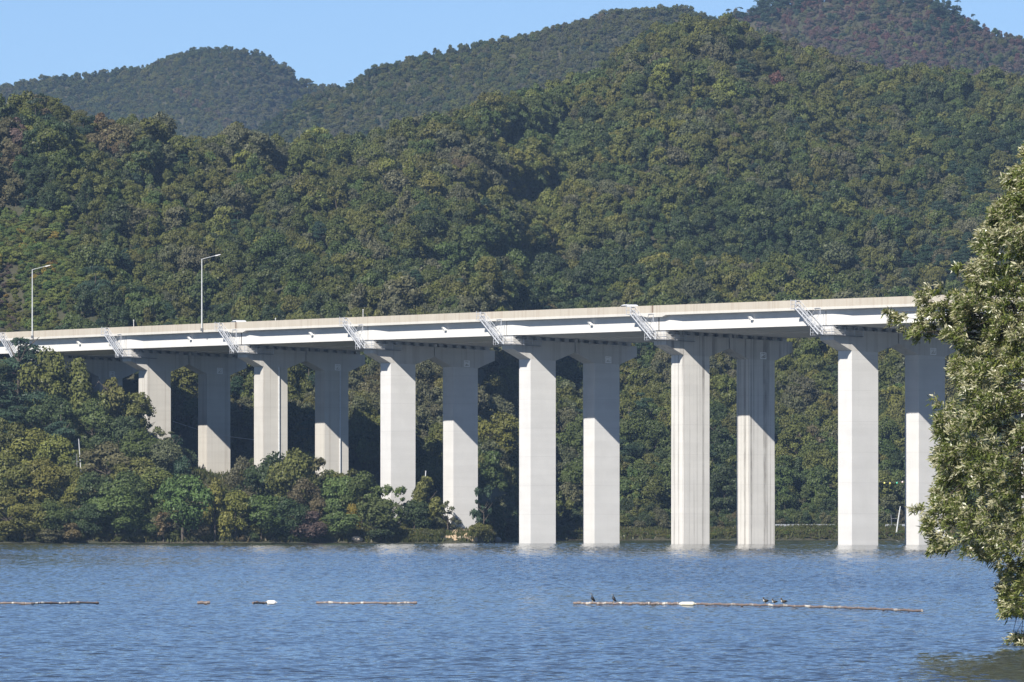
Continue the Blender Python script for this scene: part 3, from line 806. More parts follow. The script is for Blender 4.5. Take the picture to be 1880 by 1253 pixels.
# ------------------------------------------------------------------ the bridge
BR = empty('concrete_bridge', BX(0))
tag(BR, 'long pale concrete road bridge on pairs of tall square columns crossing the lake', 'bridge')
def part(mb, name, mat, parent=None, **k):
    """build a part in world coordinates and hang it under the bridge"""
    o = mb.build(name, mat, None, **k)
    p = parent or BR
    o.parent = p
    if parent is None: o.matrix_parent_inverse = Matrix.Translation(-Vector(BR.location))
    return o
SS = np.arange(-100, 500.1, 2.65)
def strip(w0, w1, z0f, z1f, ss=SS):
    b = MB(); rings = []
    for s in ss:
        a0 = w0(s) if callable(w0) else w0; a1 = w1(s) if callable(w1) else w1
        zt = ztop(s)
        rings.append([BX(s, a0, zt + z0f), BX(s, a1, zt + z0f), BX(s, a1, zt + z1f), BX(s, a0, zt + z1f)])
    b.sweep(rings); return b
def near_pier(s): return abs((s + L / 2) % L - L / 2)
for w0, w1 in ((-5.55, 5.05), (5.15, 15.75)):
    part(strip(w0, w1, -PAR - .36, -PAR), 'deck_slab', M['slab'])
    part(strip(w0 + .42, w1 - .42, -PAR + .004, -PAR + .06), 'road_surface', M['asphalt'])
    part(strip(w0 + .02, w0 + .36, -PAR + .004, 0), 'parapet', M['parapet'])
    part(strip(w1 - .36, w1 - .02, -PAR + .004, 0), 'parapet', M['parapet'])
    def wo(s, w0=w0):                                  # the web thickens towards every pier
        k = np.clip((7.5 - near_pier(s)) / 5.0, 0, 1); return w0 + 1.02 - .34 * k * k * (3 - 2 * k)
    def wi(s, w1=w1):
        k = np.clip((7.5 - near_pier(s)) / 5.0, 0, 1); return w1 - 1.02 + .34 * k * k * (3 - 2 * k)
    part(strip(wo, wi, -DEP, -PAR - .36), 'box_girder', M['girder'])
# drip nibs at mid span, joints over the piers
for k in range(-1, 8):
    s = k * L
    b = MB()
    for a in (-.5, .5):
        pass
    j = MB(); zt = ztop(s)
    wide = .13 if k in (1, 4, 7) else .05
    j.hexa([BX(s - wide, -4.90, zt - DEP - .01), BX(s + wide, -4.90, zt - DEP - .01), BX(s + wide, -4.2, zt - DEP - .01), BX(s - wide, -4.2, zt - DEP - .01),
            BX(s - wide, -4.90, zt - PAR - .37), BX(s + wide, -4.90, zt - PAR - .37), BX(s + wide, -4.2, zt - PAR - .37), BX(s - wide, -4.2, zt - PAR - .37)])
    part(j, 'expansion_joint', M['joint'])
    if k in (1, 4, 7):
        j2 = MB(); j2.hexa([BX(s + .75 + a, w_, zt + h_) for h_ in (-PAR - .05, .012) for a, w_ in ((-.28, -5.538), (.28, -5.538), (.28, -5.17), (-.28, -5.17))]); part(j2, 'parapet_joint', M['joint_brown'])
    s2 = s + L * .44
    if s2 < 480:
        zt = ztop(s2); nb = MB()
        nb.hexa([BX(s2 - .35, -4.95, zt - 2.42), BX(s2 + .35, -4.95, zt - 2.42), BX(s2 + .35, -4.5, zt - 2.42), BX(s2 - .35, -4.5, zt - 2.42),
                 BX(s2 - .12, -5.25, zt - 1.95), BX(s2 + .25, -5.25, zt - 1.95), BX(s2 + .25, -4.5, zt - 1.95), BX(s2 - .12, -4.5, zt - 1.95)])
        part(nb, 'drain_outlet', M['white'])
    if k in (1, 4, 7):                                 # deeper slab edge at the expansion piers
        zt = ztop(s + .6); eb = MB(); rings = []
        for ds_, dz in ((-3.6, .02), (-2.4, .26), (2.6, .26), (4.4, .02)):
            rings.append([BX(s + ds_, -5.56, ztop(s + ds_) - PAR - .36 - dz), BX(s + ds_, -4.6, ztop(s + ds_) - PAR - .36 - dz), BX(s + ds_, -4.6, ztop(s + ds_) - PAR - .1), BX(s + ds_, -5.56, ztop(s + ds_) - PAR - .1)])
        eb.sweep(rings); part(eb, 'slab_edge_beam', M['slab'])

HU, HW = 2.08, 2.0                                      # half column: along and across the bridge
TIP, ROOT = 2.02, 3.36                                  # depths of cap below the soffit
def cap_mesh(s, wc, w0, w1, hu):
    z = ztop(s) - DEP; g = .52
    rings = []
    for du in (-hu, hu):
        rings.append([BX(s + du, w0, z - g), BX(s + du, w0, z - TIP), BX(s + du, wc - HW, z - ROOT), BX(s + du, wc + HW, z - ROOT), BX(s + du, w1, z - TIP), BX(s + du, w1, z - g)])
    b = MB(); b.sweep(rings)
    return b
def blk(b, s0, s1, w0, w1, z0, z1):
    b.hexa([BX(s0, w0, z0), BX(s1, w0, z0), BX(s1, w1, z0), BX(s0, w1, z0), BX(s0, w0, z1), BX(s1, w0, z1), BX(s1, w1, z1), BX(s0, w1, z1)])
for k in range(-1, 8):
    s = k * L; z = ztop(s) - DEP
    mat = M['pier_stained'] if k == 1 else (M['pier_warm'] if k in (4, 5, 6, 7) else M['pier'])
    num = 7 - k
    for far in (0, 1):
        wc = WFAR * far
        w0, w1 = (-4.72, 5.02) if not far else (5.18, 15.0)
        x, y, _ = BX(s, wc)
        gz = min(-1.5, float(ground(np.array([x]), np.array([y]))[0]) - 2.5) if k < 3 else float(ground(np.array([x]), np.array([y]))[0]) - 3
        zc = z - ROOT
        b = MB(); c = .06
        blk(b, s - HU, s + HU, wc - HW, wc + HW, gz, zc)
        col = part(b, 'pier', mat)
        cp = part(cap_mesh(s, wc, w0, w1, HU + .004), 'pier_cap', M['cap_stained'] if k == 1 else M['cap'], col)
        bb = MB()
        blk(bb, s - HU + .2, s + HU - .2, w0 + .003, w0 + .45, z - .52, z - .03)
        for q in range(6):
            wq = w0 + 1.2 + q * (w1 - w0 - 2.2) / 5
            for a in (-1.1, 1.1): blk(bb, s + a - .45, s + a + .45, wq - .35, wq + .35, z - .52, z - .01)
        part(bb, 'bearing', mat, col)
        if k in (4, 6) and (far or k == 4):              # drain pipe down the camera side
            pb = MB(); wq = wc + .55; p0 = BX(s - HU - .14, wq, zc + .1); p1 = BX(s - HU - .14, wq, gz)
            pb.tube([p1, p0], .085, 8); part(pb, 'drain_pipe', M['pipe'], col)
        if far and 1 <= num <= 7:                         # stencilled pier number
            su = s - HU - .012; wq = wc + .2; zq = z - 2.75; fr = MB(); h_ = .47; t_ = .11
            for a0, a1, c0, c1 in ((-h_, h_, h_ - t_, h_), (-h_, h_, -h_, -h_ + t_), (-h_, -h_ + t_, -h_ + t_, h_ - t_), (h_ - t_, h_, -h_ + t_, h_ - t_)):
                blk(fr, su, su + .01, wq + a0, wq + a1, zq + c0, zq + c1)
            part(fr, 'number_frame', M['lettering'], col)
            cu = D.curves.new('pier_number', 'FONT'); cu.body = 'P%d' % num; cu.size = .66; cu.align_x = 'CENTER'; cu.align_y = 'CENTER'; cu.extrude = .004; cu.offset = .022
            tmp = D.objects.new('lettering', cu); COL.objects.link(tmp)
            bpy.context.view_layer.update()
            tm = D.meshes.new_from_object(tmp.evaluated_get(bpy.context.evaluated_depsgraph_get())); D.objects.remove(tmp)
            th = TH0 + DTH * s
            tm.transform(Matrix.Translation(BX(su, wq, zq)) @ Matrix.Rotation(th, 4, 'Z') @ Matrix.Rotation(math.pi / 2, 4, 'X'))
            tm.materials.clear(); tm.materials.append(M['lettering'])
            to = link(D.objects.new('pier_number', tm), col)
    # inspection platform round the tip of the near cap and the stair up to the parapet
    pz = z - 1.36; pm = MB()
    blk(pm, s - HU - .75, s + HU + 1.6, -5.45, -4.725, pz - .06, pz)
    blk(pm, s - HU - .75, s - HU - .008, -4.72, -.6, pz - .06, pz)
    plat = part(pm, 'inspection_platform', M['grating'])
    rl = MB()
    def post(s_, w_): rl.tube([BX(s_, w_, pz), BX(s_, w_, pz + 1.1)], .04, 5)
    for s_, w_ in ((s - HU - .72, -5.42), (s, -5.42), (s + HU + 1.55, -5.42), (s + HU + .8, -5.42), (s + HU + 1.55, -4.75), (s - HU - .72, -3.4), (s - HU - .72, -2.0), (s - HU - .72, -.63)): post(s_, w_)
    for hz in (.38, .75, 1.1):
        rl.tube([BX(s - HU - .72, -.63, pz + hz), BX(s - HU - .72, -5.42, pz + hz), BX(s + HU + 1.55, -5.42, pz + hz), BX(s + HU + 1.55, -4.75, pz + hz)], .03, 5)
    part(rl, 'guard_rail', M['steel'], plat)
    st = MB(); run = 7.0; s0 = s + HU - 2.6; s1 = s0 + run; zt1 = ztop(s1) - 1.15
    for w_ in (-6.35, -5.62):
        st.tube([BX(s0, w_, pz), BX(s1, w_, zt1)], .085, 6)
        for hz in (.55, 1.05):
            st.tube([BX(s0, w_, pz + hz), BX(s1, w_, zt1 + hz), BX(s1 + 1.3, w_, zt1 + hz)], .042, 5)
        for q in range(7):
            f = q / 6; st.tube([BX(s0 + run * f, w_, pz + (zt1 - pz) * f), BX(s0 + run * f, w_, pz + (zt1 - pz) * f + 1.05)], .034, 5)
        st.tube([BX(s1 + 1.3, w_, zt1 - .05), BX(s1 + 1.3, w_, zt1 + 1.25)], .04, 5)
    for q in range(17):
        f = (q + .5) / 17; sc_, zc_ = s0 + run * f, pz + (zt1 - pz) * f
        blk(st, sc_ - .13, sc_ + .13, -6.33, -5.64, zc_ - .02, zc_ + .02)
    blk(st, s1, s1 + 1.4, -6.4, -5.6, zt1 - .06, zt1)
    for q in range(4):                                   # hanger brackets to the slab edge
        f = .25 + q * .22; sc_, zc_ = s0 + run * f, pz + (zt1 - pz) * f
        if q < 2: st.tube([BX(sc_, -5.6, zc_ + 1.05), BX(sc_ - 1.0, -5.6, ztop(s) - PAR - .2)], .03, 5)
    st.tube([BX(s0 + .8, -5.62, ztop(s0) - PAR - .15), BX(s0 + .8, -5.62, pz + 1.2)], .04, 5)
    st.tube([BX(s0 + .8, -5.62, ztop(s0) - PAR - .15), BX(s0 + 2.6, -5.62, ztop(s0) - PAR - .15)], .04, 5)
    part(st, 'inspection_stair', M['steel'])

# ------------------------------------------------------------------ things standing on the bridge
def s_of_px(px, w=-5.4):
    ss = np.linspace(-100, 480, 5801); th = TH0 + DTH * ss
    X = np.interp(ss, _S, _x) + w * np.cos(th); Y = np.interp(ss, _S, _y) + w * np.sin(th)
    return float(ss[np.argmin(np.abs(940 + F * X / Y - px))])
def lamp(px, label):
    s = s_of_px(px, -5.75); x, y, _ = BX(s, -5.75); z0 = ztop(s) - .85
    e = empty('street_lamp', (x, y, z0), TH0 + DTH * s); tag(e, label, 'street lamp', 'street lamps on the bridge')
    H = 11.0
    b = MB(); b.tube([(0, 0, .1), (0, 0, H)], [.12, .075], 8); b.build('pole', M['pole'], e)
    b = MB(); b.tube([(0, 0, H - .05), (.6, 0, H + .12), (2.35, 0, H + .55)], [.06, .05, .045], 7); b.build('arm', M['pole'], e)
    b = MB(); b.hexa([(2.3, -.14, H + .46), (3.1, -.1, H + .68), (3.1, .1, H + .68), (2.3, .14, H + .46), (2.3, -.1, H + .62), (3.1, -.06, H + .78), (3.1, .06, H + .78), (2.3, .1, H + .62)])
    b.build('lamp_head', M['white'], e)
    b = MB(); b.hexa([(-.16, -.2, -.35), (.18, -.2, -.35), (.18, .2, -.35), (-.16, .2, -.35), (-.16, -.2, .1), (.18, -.2, .1), (.18, .2, .1), (-.16, .2, .1)])
    b.build('bracket', M['grating'], e)
lamp(59.5, 'slim street lamp with angled arm at the left end of the bridge')
lamp(370.5, 'slim street lamp with angled arm near the second ladder on the bridge')
def marker(px, h, w, label, plate=False):
    s = s_of_px(px, -5.36); x, y, _ = BX(s, -5.36); e = empty('marker_post', (x, y, ztop(s)), TH0 + DTH * s)
    tag(e, label, 'post', 'marker posts on the parapet')
    b = MB(); b.tube([(0, 0, -.02), (0, 0, h)], w, 6); b.build('post', M['white'], e)
    b = MB()
    if plate: b.box(-.2, .2, -.03, .03, h * .3, h + .1)
    else: b.box(-.06, .06, -.06, .06, h - .12, h + .04)
    b.build('reflector', M['white'], e)
marker(245.5, 1.05, .045, 'thin white post on the parapet right of the first ladder')
marker(506, .35, .04, 'short post with a small square plate on the parapet after the second ladder')
marker(666.5, 1.1, .045, 'thin white post on the parapet just right of the third ladder')
def car(px, mat, label, rz_flip=0):
    w = -3.7; s = s_of_px(px, w); x, y, _ = BX(s, w)
    e = empty('car', (x, y, ztop(s) - PAR + .062), TH0 + DTH * s + math.pi / 2); tag(e, label, 'car', 'cars on the bridge')
    b = MB(); prof = [(-2.2, .35), (2.2, .35), (2.25, .75), (2.05, .95), (1.1, 1.02), (-1.9, 1.05), (-2.25, .9)]
    b.sweep([[(px_, yy, pz_) for px_, pz_ in prof] for yy in (-.88, .88)]); b.build('body', mat, e)
    b = MB(); prof = [(-2.05, 1.0), (1.15, 1.0), (.45, 1.52), (-.2, 1.63), (-1.35, 1.62), (-1.85, 1.5)]
    b.sweep([[(px_, yy * (1 if pz_ < 1.1 else .86), pz_) for px_, pz_ in prof] for yy in (-.84, .84)]); cab = b.build('cabin', mat, e)
    b = MB()
    for yy in (-.86, .86):
        b.hexa([(-1.6, yy - .02, 1.06), (.85, yy - .02, 1.06), (.85, yy + .02, 1.06), (-1.6, yy + .02, 1.06), (-1.5, yy * .9 - .02, 1.46), (.35, yy * .9 - .02, 1.46), (.35, yy * .9 + .02, 1.46), (-1.5, yy * .9 + .02, 1.46)])
    b.build('window', M['glass'], cab)
    for xx in (-1.35, 1.4):
        for yy in (-.82, .82):
            b = MB(); b.tube([(xx, yy - .1, .33), (xx, yy + .1, .33)], .33, 14); b.build('wheel', M['rubber'], e)
    e.scale = (1, 1, .80)
car(436, M['carwhite'], 'car driving past the second ladder, only its pale roof above the parapet')
car(1152, M['carwhite'], 'car near the fifth ladder, only its flat white roof above the parapet')

# ------------------------------------------------------------------ poles, rail and lights on the shore
def pole(px, ytop, yfoot, r, label, lean=0.0, arms=False, thin=False):
    X, Y, z = bank_point(px, yfoot); s = F / Y; h = CH + (HY - ytop) / s - z
    e = empty('utility_pole', (X, Y, z)); tag(e, label, 'pole', 'pale poles on the shore')
    b = MB(); b.tube([(0, 0, -.5), (lean * .5, 0, h * .5), (lean, 0, h)], [r, r * .85, r * .6], 8); b.build('pole', M['pole'], e)
    b = MB()
    if arms: b.tube([(-.9, 0, h * .55), (.2, 0, h * .55)], .05, 6); b.tube([(-.75, 0, h * .3), (-.85, 0, h * .7)], .06, 6); b.build('cross_arm', M['grating'], e)
    else: b.tube([(lean, 0, h - .02), (lean, 0, h + .12)], r * .75, 8); b.build('pole_cap', M['pole'], e)
pole(151, 806, 900, .10, 'pale concrete utility pole among the trees of the left bank', -.55, True)
pole(777, 866, 940, .13, 'pale pole beside the pointed tree between the fourth pier columns', .4)
pole(1645, 930, 980, .14, 'leaning white pole on the far shore left of the far seventh pier', .75, True)
def far_rail(u0, u1, label):
    pts = []
    for q in np.linspace(u0, u1, 14):
        Y = f_shore(q) + 14; X = (q - 940) * Y / F; pts.append((X, Y, CH + (HY - 964.5) * Y / F))
    e = empty('guard_rail', pts[0]); tag(e, label, 'guard rail', 'guard rails along the shore road')
    o = Vector(pts[0]); b = MB()
    b.sweep([[tuple(Vector(p) - o + Vector((0, dy, dz))) for dy, dz in ((-.04, -.16), (.04, -.16), (.04, .16), (-.04, .16))] for p in pts]); b.build('rail', M['steel'], e)
    for p in pts:
        b = MB(); q = Vector(p) - o; b.tube([tuple(q + Vector((0, .08, -1.6))), tuple(q + Vector((0, .08, .1)))], .06, 6); b.build('post', M['steel'], e)
far_rail(1424, 1534, 'long steel guard rail on the far shore between the sixth and seventh piers')
far_rail(1626, 1740, 'steel guard rail on the far shore at the far seventh pier, by the leaning pole')
e0 = px_to_world(1612, 884, 1690); e1 = px_to_world(1672, 880, 1690)
e = empty('string_of_lights', e0); tag(e, 'string of small coloured lamps hung low on the wooded slope left of the seventh pier', 'string lights')
b = MB(); dv = e1 - e0
b.tube([(0, 0, 0)] + [tuple(dv * t + Vector((0, 0, -.35 * math.sin(math.pi * t)))) for t in (.25, .5, .75)] + [tuple(dv)], .02, 5); b.build('cable', M['grating'], e)
for nm, t, c in (('lamp', .2, (.75, .7, .15)), ('lamp', .37, (.6, .55, .1)), ('lamp', .58, (.05, .45, .28)), ('lamp', .75, (.8, .6, .55))):
    b = MB(); p = dv * t + Vector((0, 0, -.35 * math.sin(math.pi * t) - .18))
    b.sweep([[tuple(p + Vector((math.cos(a) * r, math.sin(a) * r, dz))) for a in np.linspace(0, 6.28, 9)[:-1]] for r, dz in ((.05, -.17), (.15, -.1), (.17, 0), (.13, .12), (.05, .18))])
    b.build(nm, plain('lamp_plastic', c, .4), e)
# overhead cable in the shade under the bridge
a0 = px_to_world(318, 774, 1590); a1 = px_to_world(470, 808, 1560); b = MB()
b.tube([tuple((a1 - a0) * t + Vector((0, 0, -.5 * math.sin(math.pi * t)))) for t in np.linspace(0, 1, 9)], .03, 5)
cb = b.build('overhead_cable', M['pole'], loc=a0); tag(cb, 'thin overhead cable in the dark gap between the second and third piers', 'cable')

# ------------------------------------------------------------------ floating booms and birds
M['boom'] = None
def boom_mat():
    t = NT('boom_floats'); tc = t.n('ShaderNodeTexCoord').outputs['Object']
    f = t.noise(t.mapping(tc, (3.2, .2, .2)), 1.0, 3, .7)
    f2 = t.noise(t.mapping(tc, (.25, .2, .2), (5, 0, 0)), 1.0, 2)
    m = t.math('MULTIPLY', t.ramp(f, (.52, 0), (.60, 1)), t.ramp(f2, (.35, .1), (.6, 1)))
    c = t.mix(m, C4(.165, .130, .120), C4(.62, .60, .55))
    p = t.n('ShaderNodeBsdfPrincipled', ins={'Base Color': c, 'Roughness': .6})
    return t.done(p.outputs[0])
M['boom'] = boom_mat()
def water_pt(px, py):
    Y = F * CH / (py - HY); return Vector(((px - 940) * Y / F, Y, 0))
def boom(name, pts, r, label, group, mat=None, n=60):
    P = [water_pt(*p) for p in pts]; o = P[0]
    seg = []; rad = []
    tot = sum((P[i + 1] - P[i]).length for i in range(len(P) - 1)); m = max(4, int(tot / .42))
    for i in range(m + 1):
        t = i / m * (len(P) - 1); k = min(int(t), len(P) - 2); q = P[k].lerp(P[k + 1], t - k) - o
        d = (P[k + 1] - P[k]).normalized() * .05
        q = q + Vector((0, 0, .055 + .012 * math.sin(i * 1.7)))
        for sgn, rr in ((-1, .8), (-.6, 1), (.6, 1), (1, .8)):
            seg.append(tuple(q + d * sgn * (4.0 if abs(sgn) < 1 else 4.1) * (.42 * .5 / .2) * .38)); rad.append(r * rr * (1 + .12 * math.sin(i * 2.3)))
    b = MB(); b.tube(seg, rad, 8)
    ob = b.build(name, mat or M['boom'], None, loc=o); tag(ob, label, 'floating boom' if group else 'float', group)
    return ob
G = 'floating booms across the lake'
boom('floating_boom', [(-60, 1110.5), (60, 1110.5), (178, 1109.5)], .05, 'dull red floating boom running out of the left edge of the lake', G)
boom('floating_boom', [(584, 1109.5), (680, 1110), (762, 1110)], .05, 'short thin floating boom in mid lake, left of the birds', G)
boom('floating_boom', [(1056, 1110.5), (1180, 1111), (1260, 1111.5), (1400, 1114), (1560, 1119), (1692, 1125)], .054, 'longest floating boom, speckled white, with five birds on it', G)
boom('floating_boom', [(366, 1109.6), (382, 1109.6)], .06, 'tiny loose piece of boom floating alone left of the white float', G)
boom('floating_boom', [(466, 1109.8), (490, 1109.5)], .05, 'thin half sunk boom piece touching the left end of the white float', G)
def float_can(px, py, ln, r, label, mat):
    p = water_pt(px, py); b = MB()
    b.tube([(-ln / 2, 0, .06), (-ln / 2 + .06, 0, .06), (ln / 2 - .06, 0, .06), (ln / 2, 0, .06)], [r * .6, r, r, r * .6], 10)
    b.tube([(ln / 2, 0, .06), (ln / 2 + .05, 0, .06)], [r * .3, r * .25], 8)
    o = b.build('float', mat, None, loc=p); tag(o, label, 'float', 'white floats')
float_can(498, 1109.5, .36, .09, 'bright white float drifting alone in the lake left of the middle boom', M['white'])
float_can(1262, 1112, .55, .085, 'long cream float fixed in the longest boom between the two bird groups', plain('cream_plastic', (.68, .66, .55), .5))

M['feather_dark'] = plain('black_feathers', (.012, .013, .018), .5)
M['feather_brown'] = plain('brown_feathers', (.055, .045, .032), .7)
M['feather_pale'] = plain('pale_feathers', (.55, .53, .50), .7)
M['beak'] = plain('horn_beak', (.35, .27, .14), .5)
def loft(b, path, n=10):
    P = [Vector(p[:3]) for p in path]; rings = []
    for i, p in enumerate(path):
        d = (P[min(i + 1, len(P) - 1)] - P[max(i - 1, 0)]).normalized(); a = Vector((0, 1, 0)); c = d.cross(a).normalized()
        rings.append([tuple(P[i] + a * math.cos(t) * p[3] + c * math.sin(t) * p[4]) for t in np.linspace(0, 2 * math.pi, n + 1)[:-1]])
    b.sweep(rings)
def bird(kind, px, py, h, rz, label, group):
    p = water_pt(px, py); p.z = .105
    e = empty(kind, p, rz); tag(e, label, 'bird', group); S = h
    if kind == 'cormorant':
        b = MB(); loft(b, [(-.30, 0, .02, .03, .008), (-.20, 0, .12, .07, .03), (-.10, 0, .26, .17, .15), (0, 0, .42, .19, .175), (.06, 0, .58, .15, .14), (.08, 0, .70, .06, .055), (.06, 0, .80, .045, .045),
                           (.08, 0, .90, .05, .05), (.14, 0, .95, .05, .045), (.20, 0, .955, .03, .028), (.23, 0, .955, .015, .015)])
        body = b.build('body', M['feather_dark'], e, smooth=True)
        b = MB(); loft(b, [(.19, 0, .955, .022, .018), (.30, 0, .945, .012, .01), (.36, 0, .93, .006, .008)]); b.build('beak', M['beak'], e)
        b = MB(); loft(b, [(.10, 0, .86, .035, .03), (.155, 0, .90, .047, .035), (.19, 0, .925, .034, .026)]); b.build('cheek_patch', M['feather_pale'], e)
        lg = (.02, .22)
    else:
        b = MB(); loft(b, [(-.62, 0, .42, .03, .012), (-.48, 0, .42, .12, .07), (-.28, 0, .42, .24, .19), (0, 0, .40, .29, .25), (.22, 0, .44, .22, .21), (.32, 0, .58, .12, .12), (.33, 0, .72, .10, .10),
                           (.37, 0, .84, .12, .115), (.46, 0, .84, .09, .085), (.52, 0, .81, .04, .035)])
        body = b.build('body', M['feather_brown'], e, smooth=True)
        b = MB(); loft(b, [(.50, 0, .81, .045, .03), (.62, 0, .785, .045, .016), (.68, 0, .78, .03, .01)]); b.build('beak', M['beak'], e)
        b = MB(); loft(b, [(.10, 0, .28, .10, .08), (.26, 0, .38, .18, .17), (.335, 0, .52, .13, .11), (.36, 0, .60, .09, .08)]); b.build('breast', M['feather_pale'], e, smooth=True)
        lg = (.0, .24)
    for sy in (-1, 1):
        b = MB(); b.tube([(lg[0], sy * .06, lg[1]), (lg[0] - .02, sy * .06, .05), (lg[0] + .02, sy * .06, 0), (lg[0] + .1, sy * .07, -.01)], [.03, .02, .02, .03], 6); b.build('leg', M['beak'], e)
        b = MB(); loft(b, [(-.26, sy * .09, .10, .012, .05), (-.1, sy * .125, .30, .03, .11), (.02, sy * .13, .5, .025, .09)] if kind == 'cormorant' else [(-.5, sy * .12, .44, .02, .03), (-.2, sy * .235, .47, .05, .12), (.12, sy * .235, .48, .04, .1)])
        b.build('wing', M['feather_dark'] if kind == 'cormorant' else M['feather_brown'], e, smooth=True)
    e.scale = (S, S, S)
bird('cormorant', 1088, 1111, .34, math.radians(200), 'black cormorant standing upright at the left end of the longest boom', 'cormorants on the longest boom')
bird('cormorant', 1127, 1111, .33, math.radians(165), 'black cormorant standing on the boom, second bird from the left', 'cormorants on the longest boom')
bird('duck', 1405.5, 1113.5, .26, math.radians(215), 'pale breasted duck resting on the boom, left one of three', 'ducks on the longest boom')
bird('duck', 1422, 1114.5, .22, math.radians(200), 'low crouching duck in the middle of three on the boom', 'ducks on the longest boom')
bird('duck', 1439, 1114.5, .25, math.radians(190), 'brown duck on the boom, right one of three', 'ducks on the longest boom')

# ------------------------------------------------------------------ the big leafy tree on the near right
TY = 256.0; TS = F / TY
OUTL = [(95, 2085), (115, 2020), (150, 1965), (215, 1915), (285, 1872), (340, 1856), (400, 1806), (430, 1796), (470, 1800), (500, 1776), (540, 1762), (600, 1748), (640, 1750), (700, 1742), (760, 1712), (800, 1708), (850, 1726), (900, 1722), (925, 1690), (950, 1700),
        (980, 1694), (1005, 1716), (1020, 1800), (1060, 1832), (1100, 1832), (1125, 1850), (1180, 1862), (1210, 1880)]
def big_tree():
    rng = np.random.default_rng(5)
    CX, CZ = (2090 - 940) / TS, None
    cl = []                                              # twig clusters: centre, radius, weight
    def w(px, py, dy): return np.array([(px - 940) * (TY + dy) / F, TY + dy, CH + (HY - py) * (TY + dy) / F])
    ys = [a for a, _ in OUTL]; xs = [b for _, b in OUTL]
    for i in range(7000):
        py = rng.uniform(98, 1130); edge = np.interp(py, ys, xs) + 9 * math.sin(py * .11) + 7 * math.sin(py * .047 + 2)
        half = max(8.0, 2096 - edge); px = edge + 6 + 2 * half * rng.random() ** 1.35
        depth = min(5.0, .4 + math.sqrt(max(0, min(px - edge, edge + 2 * half - px)) / 22.0))
        dy = rng.uniform(-1, 1) * depth
        if rng.random() < .5: dy = -abs(dy)
        if px < edge + 70 and wobs(px, py, dy) < -.72: continue
        if wobs(px, py, dy) < -1.15: continue
        cl.append((w(px, py, dy), rng.uniform(.16, .30)))
    def spray(px, py, n, rx, ry):
        for i in range(n): cl.append((w(px + rng.normal(0, rx), py + rng.normal(0, ry), rng.normal(0, .25)), rng.uniform(.12, .2)))
    spray(1655, 588, 7, 9, 7); spray(1690, 590, 12, 10, 12); spray(1690, 548, 10, 10, 8); spray(1712, 570, 22, 16, 22); spray(1735, 590, 16, 12, 14); spray(1680, 610, 8, 10, 6); spray(1640, 578, 3, 5, 3); spray(1755, 560, 10, 9, 20)
    spray(1775, 575, 26, 16, 16); spray(1815, 600, 26, 20, 20); spray(1790, 545, 14, 16, 14); spray(1845, 590, 20, 18, 22)
    spray(1760, 492, 4, 5, 6); spray(1715, 1005, 5, 5, 7); spray(1686, 935, 3, 7, 3); spray(1845, 1105, 10, 12, 9); spray(1868, 1120, 5, 12, 6); spray(1872, 1176, 12, 12, 7); spray(1855, 1040, 10, 12, 14)
    C_ = np.array([c for c, _ in cl]); Rr = np.array([r for _, r in cl])
    core = np.array([(2080 - 940) / TS, TY, 0.0])
    n = 44
    k = np.repeat(np.arange(len(cl)), n); N = len(k)
    out = C_ - core; out[:, 2] = .55 * np.linalg.norm(out[:, :2], axis=1); out /= np.linalg.norm(out, axis=1, keepdims=True)
    d = rand_dir(N, rng) + out[k] * .75 + np.array([0, 0, .15]); d /= np.linalg.norm(d, axis=1, keepdims=True)
    base = C_[k] + rand_dir(N, rng) * Rr[k][:, None] * rng.uniform(.0, .75, (N, 1))
    ln = rng.uniform(.10, .20, (N, 1)); wd = ln * rng.uniform(.19, .28, (N, 1))
    droop = np.array([0, 0, -1.0]) * ln * rng.uniform(.05, .35, (N, 1))
    side = np.cross(d, rand_dir(N, rng)); side /= np.linalg.norm(side, axis=1, keepdims=True)
    nrm = np.cross(side, d)
    p0 = base; p1 = base + d * ln * .38 + side * wd * .5 + nrm * wd * .12; p2 = base + d * ln * .72 + side * wd * .36 + droop * .6 + nrm * wd * .08
    p3 = base + d * ln + droop; p4 = base + d * ln * .72 - side * wd * .36 + droop * .6 + nrm * wd * .08; p5 = base + d * ln * .38 - side * wd * .5 + nrm * wd * .12
    V = np.stack([p0, p1, p2, p3, p4, p5], 1).reshape(-1, 3)
    i0 = np.arange(N) * 6
    Q = np.vstack([np.c_[i0, i0 + 1, i0 + 4, i0 + 5], np.c_[i0 + 1, i0 + 2, i0 + 3, i0 + 4]])
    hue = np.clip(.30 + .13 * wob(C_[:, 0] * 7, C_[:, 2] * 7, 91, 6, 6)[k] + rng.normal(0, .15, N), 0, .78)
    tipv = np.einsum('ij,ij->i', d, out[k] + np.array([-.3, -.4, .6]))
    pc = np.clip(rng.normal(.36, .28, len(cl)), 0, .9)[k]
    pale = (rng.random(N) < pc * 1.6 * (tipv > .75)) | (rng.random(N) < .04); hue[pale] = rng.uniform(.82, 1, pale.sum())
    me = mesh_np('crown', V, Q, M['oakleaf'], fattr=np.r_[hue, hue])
    e = empty('broadleaf_tree', (core[0], TY + 2, .9)); tag(e, 'big leafy tree in the near right with cream tipped leaves hanging over the water', 'tree')
    off = np.array(e.location)
    o = link(D.objects.new('crown', me), e); o.matrix_parent_inverse = Matrix.Translation(-Vector(e.location))
    b = MB()
    b.tube([(core[0] + .3, TY + 2, -.2), (core[0] + .1, TY + 2, 2), (core[0] - .2, TY + 1.5, 5), (core[0] - .1, TY + 1, 8.5), (core[0], TY, 13.6)], [.42, .34, .26, .15, .04], 10, cap=False)
    t = b.build('trunk', M['bark'], None); t.parent = e; t.matrix_parent_inverse = Matrix.Translation(-Vector(e.location))
    b = MB()
    hubs = []
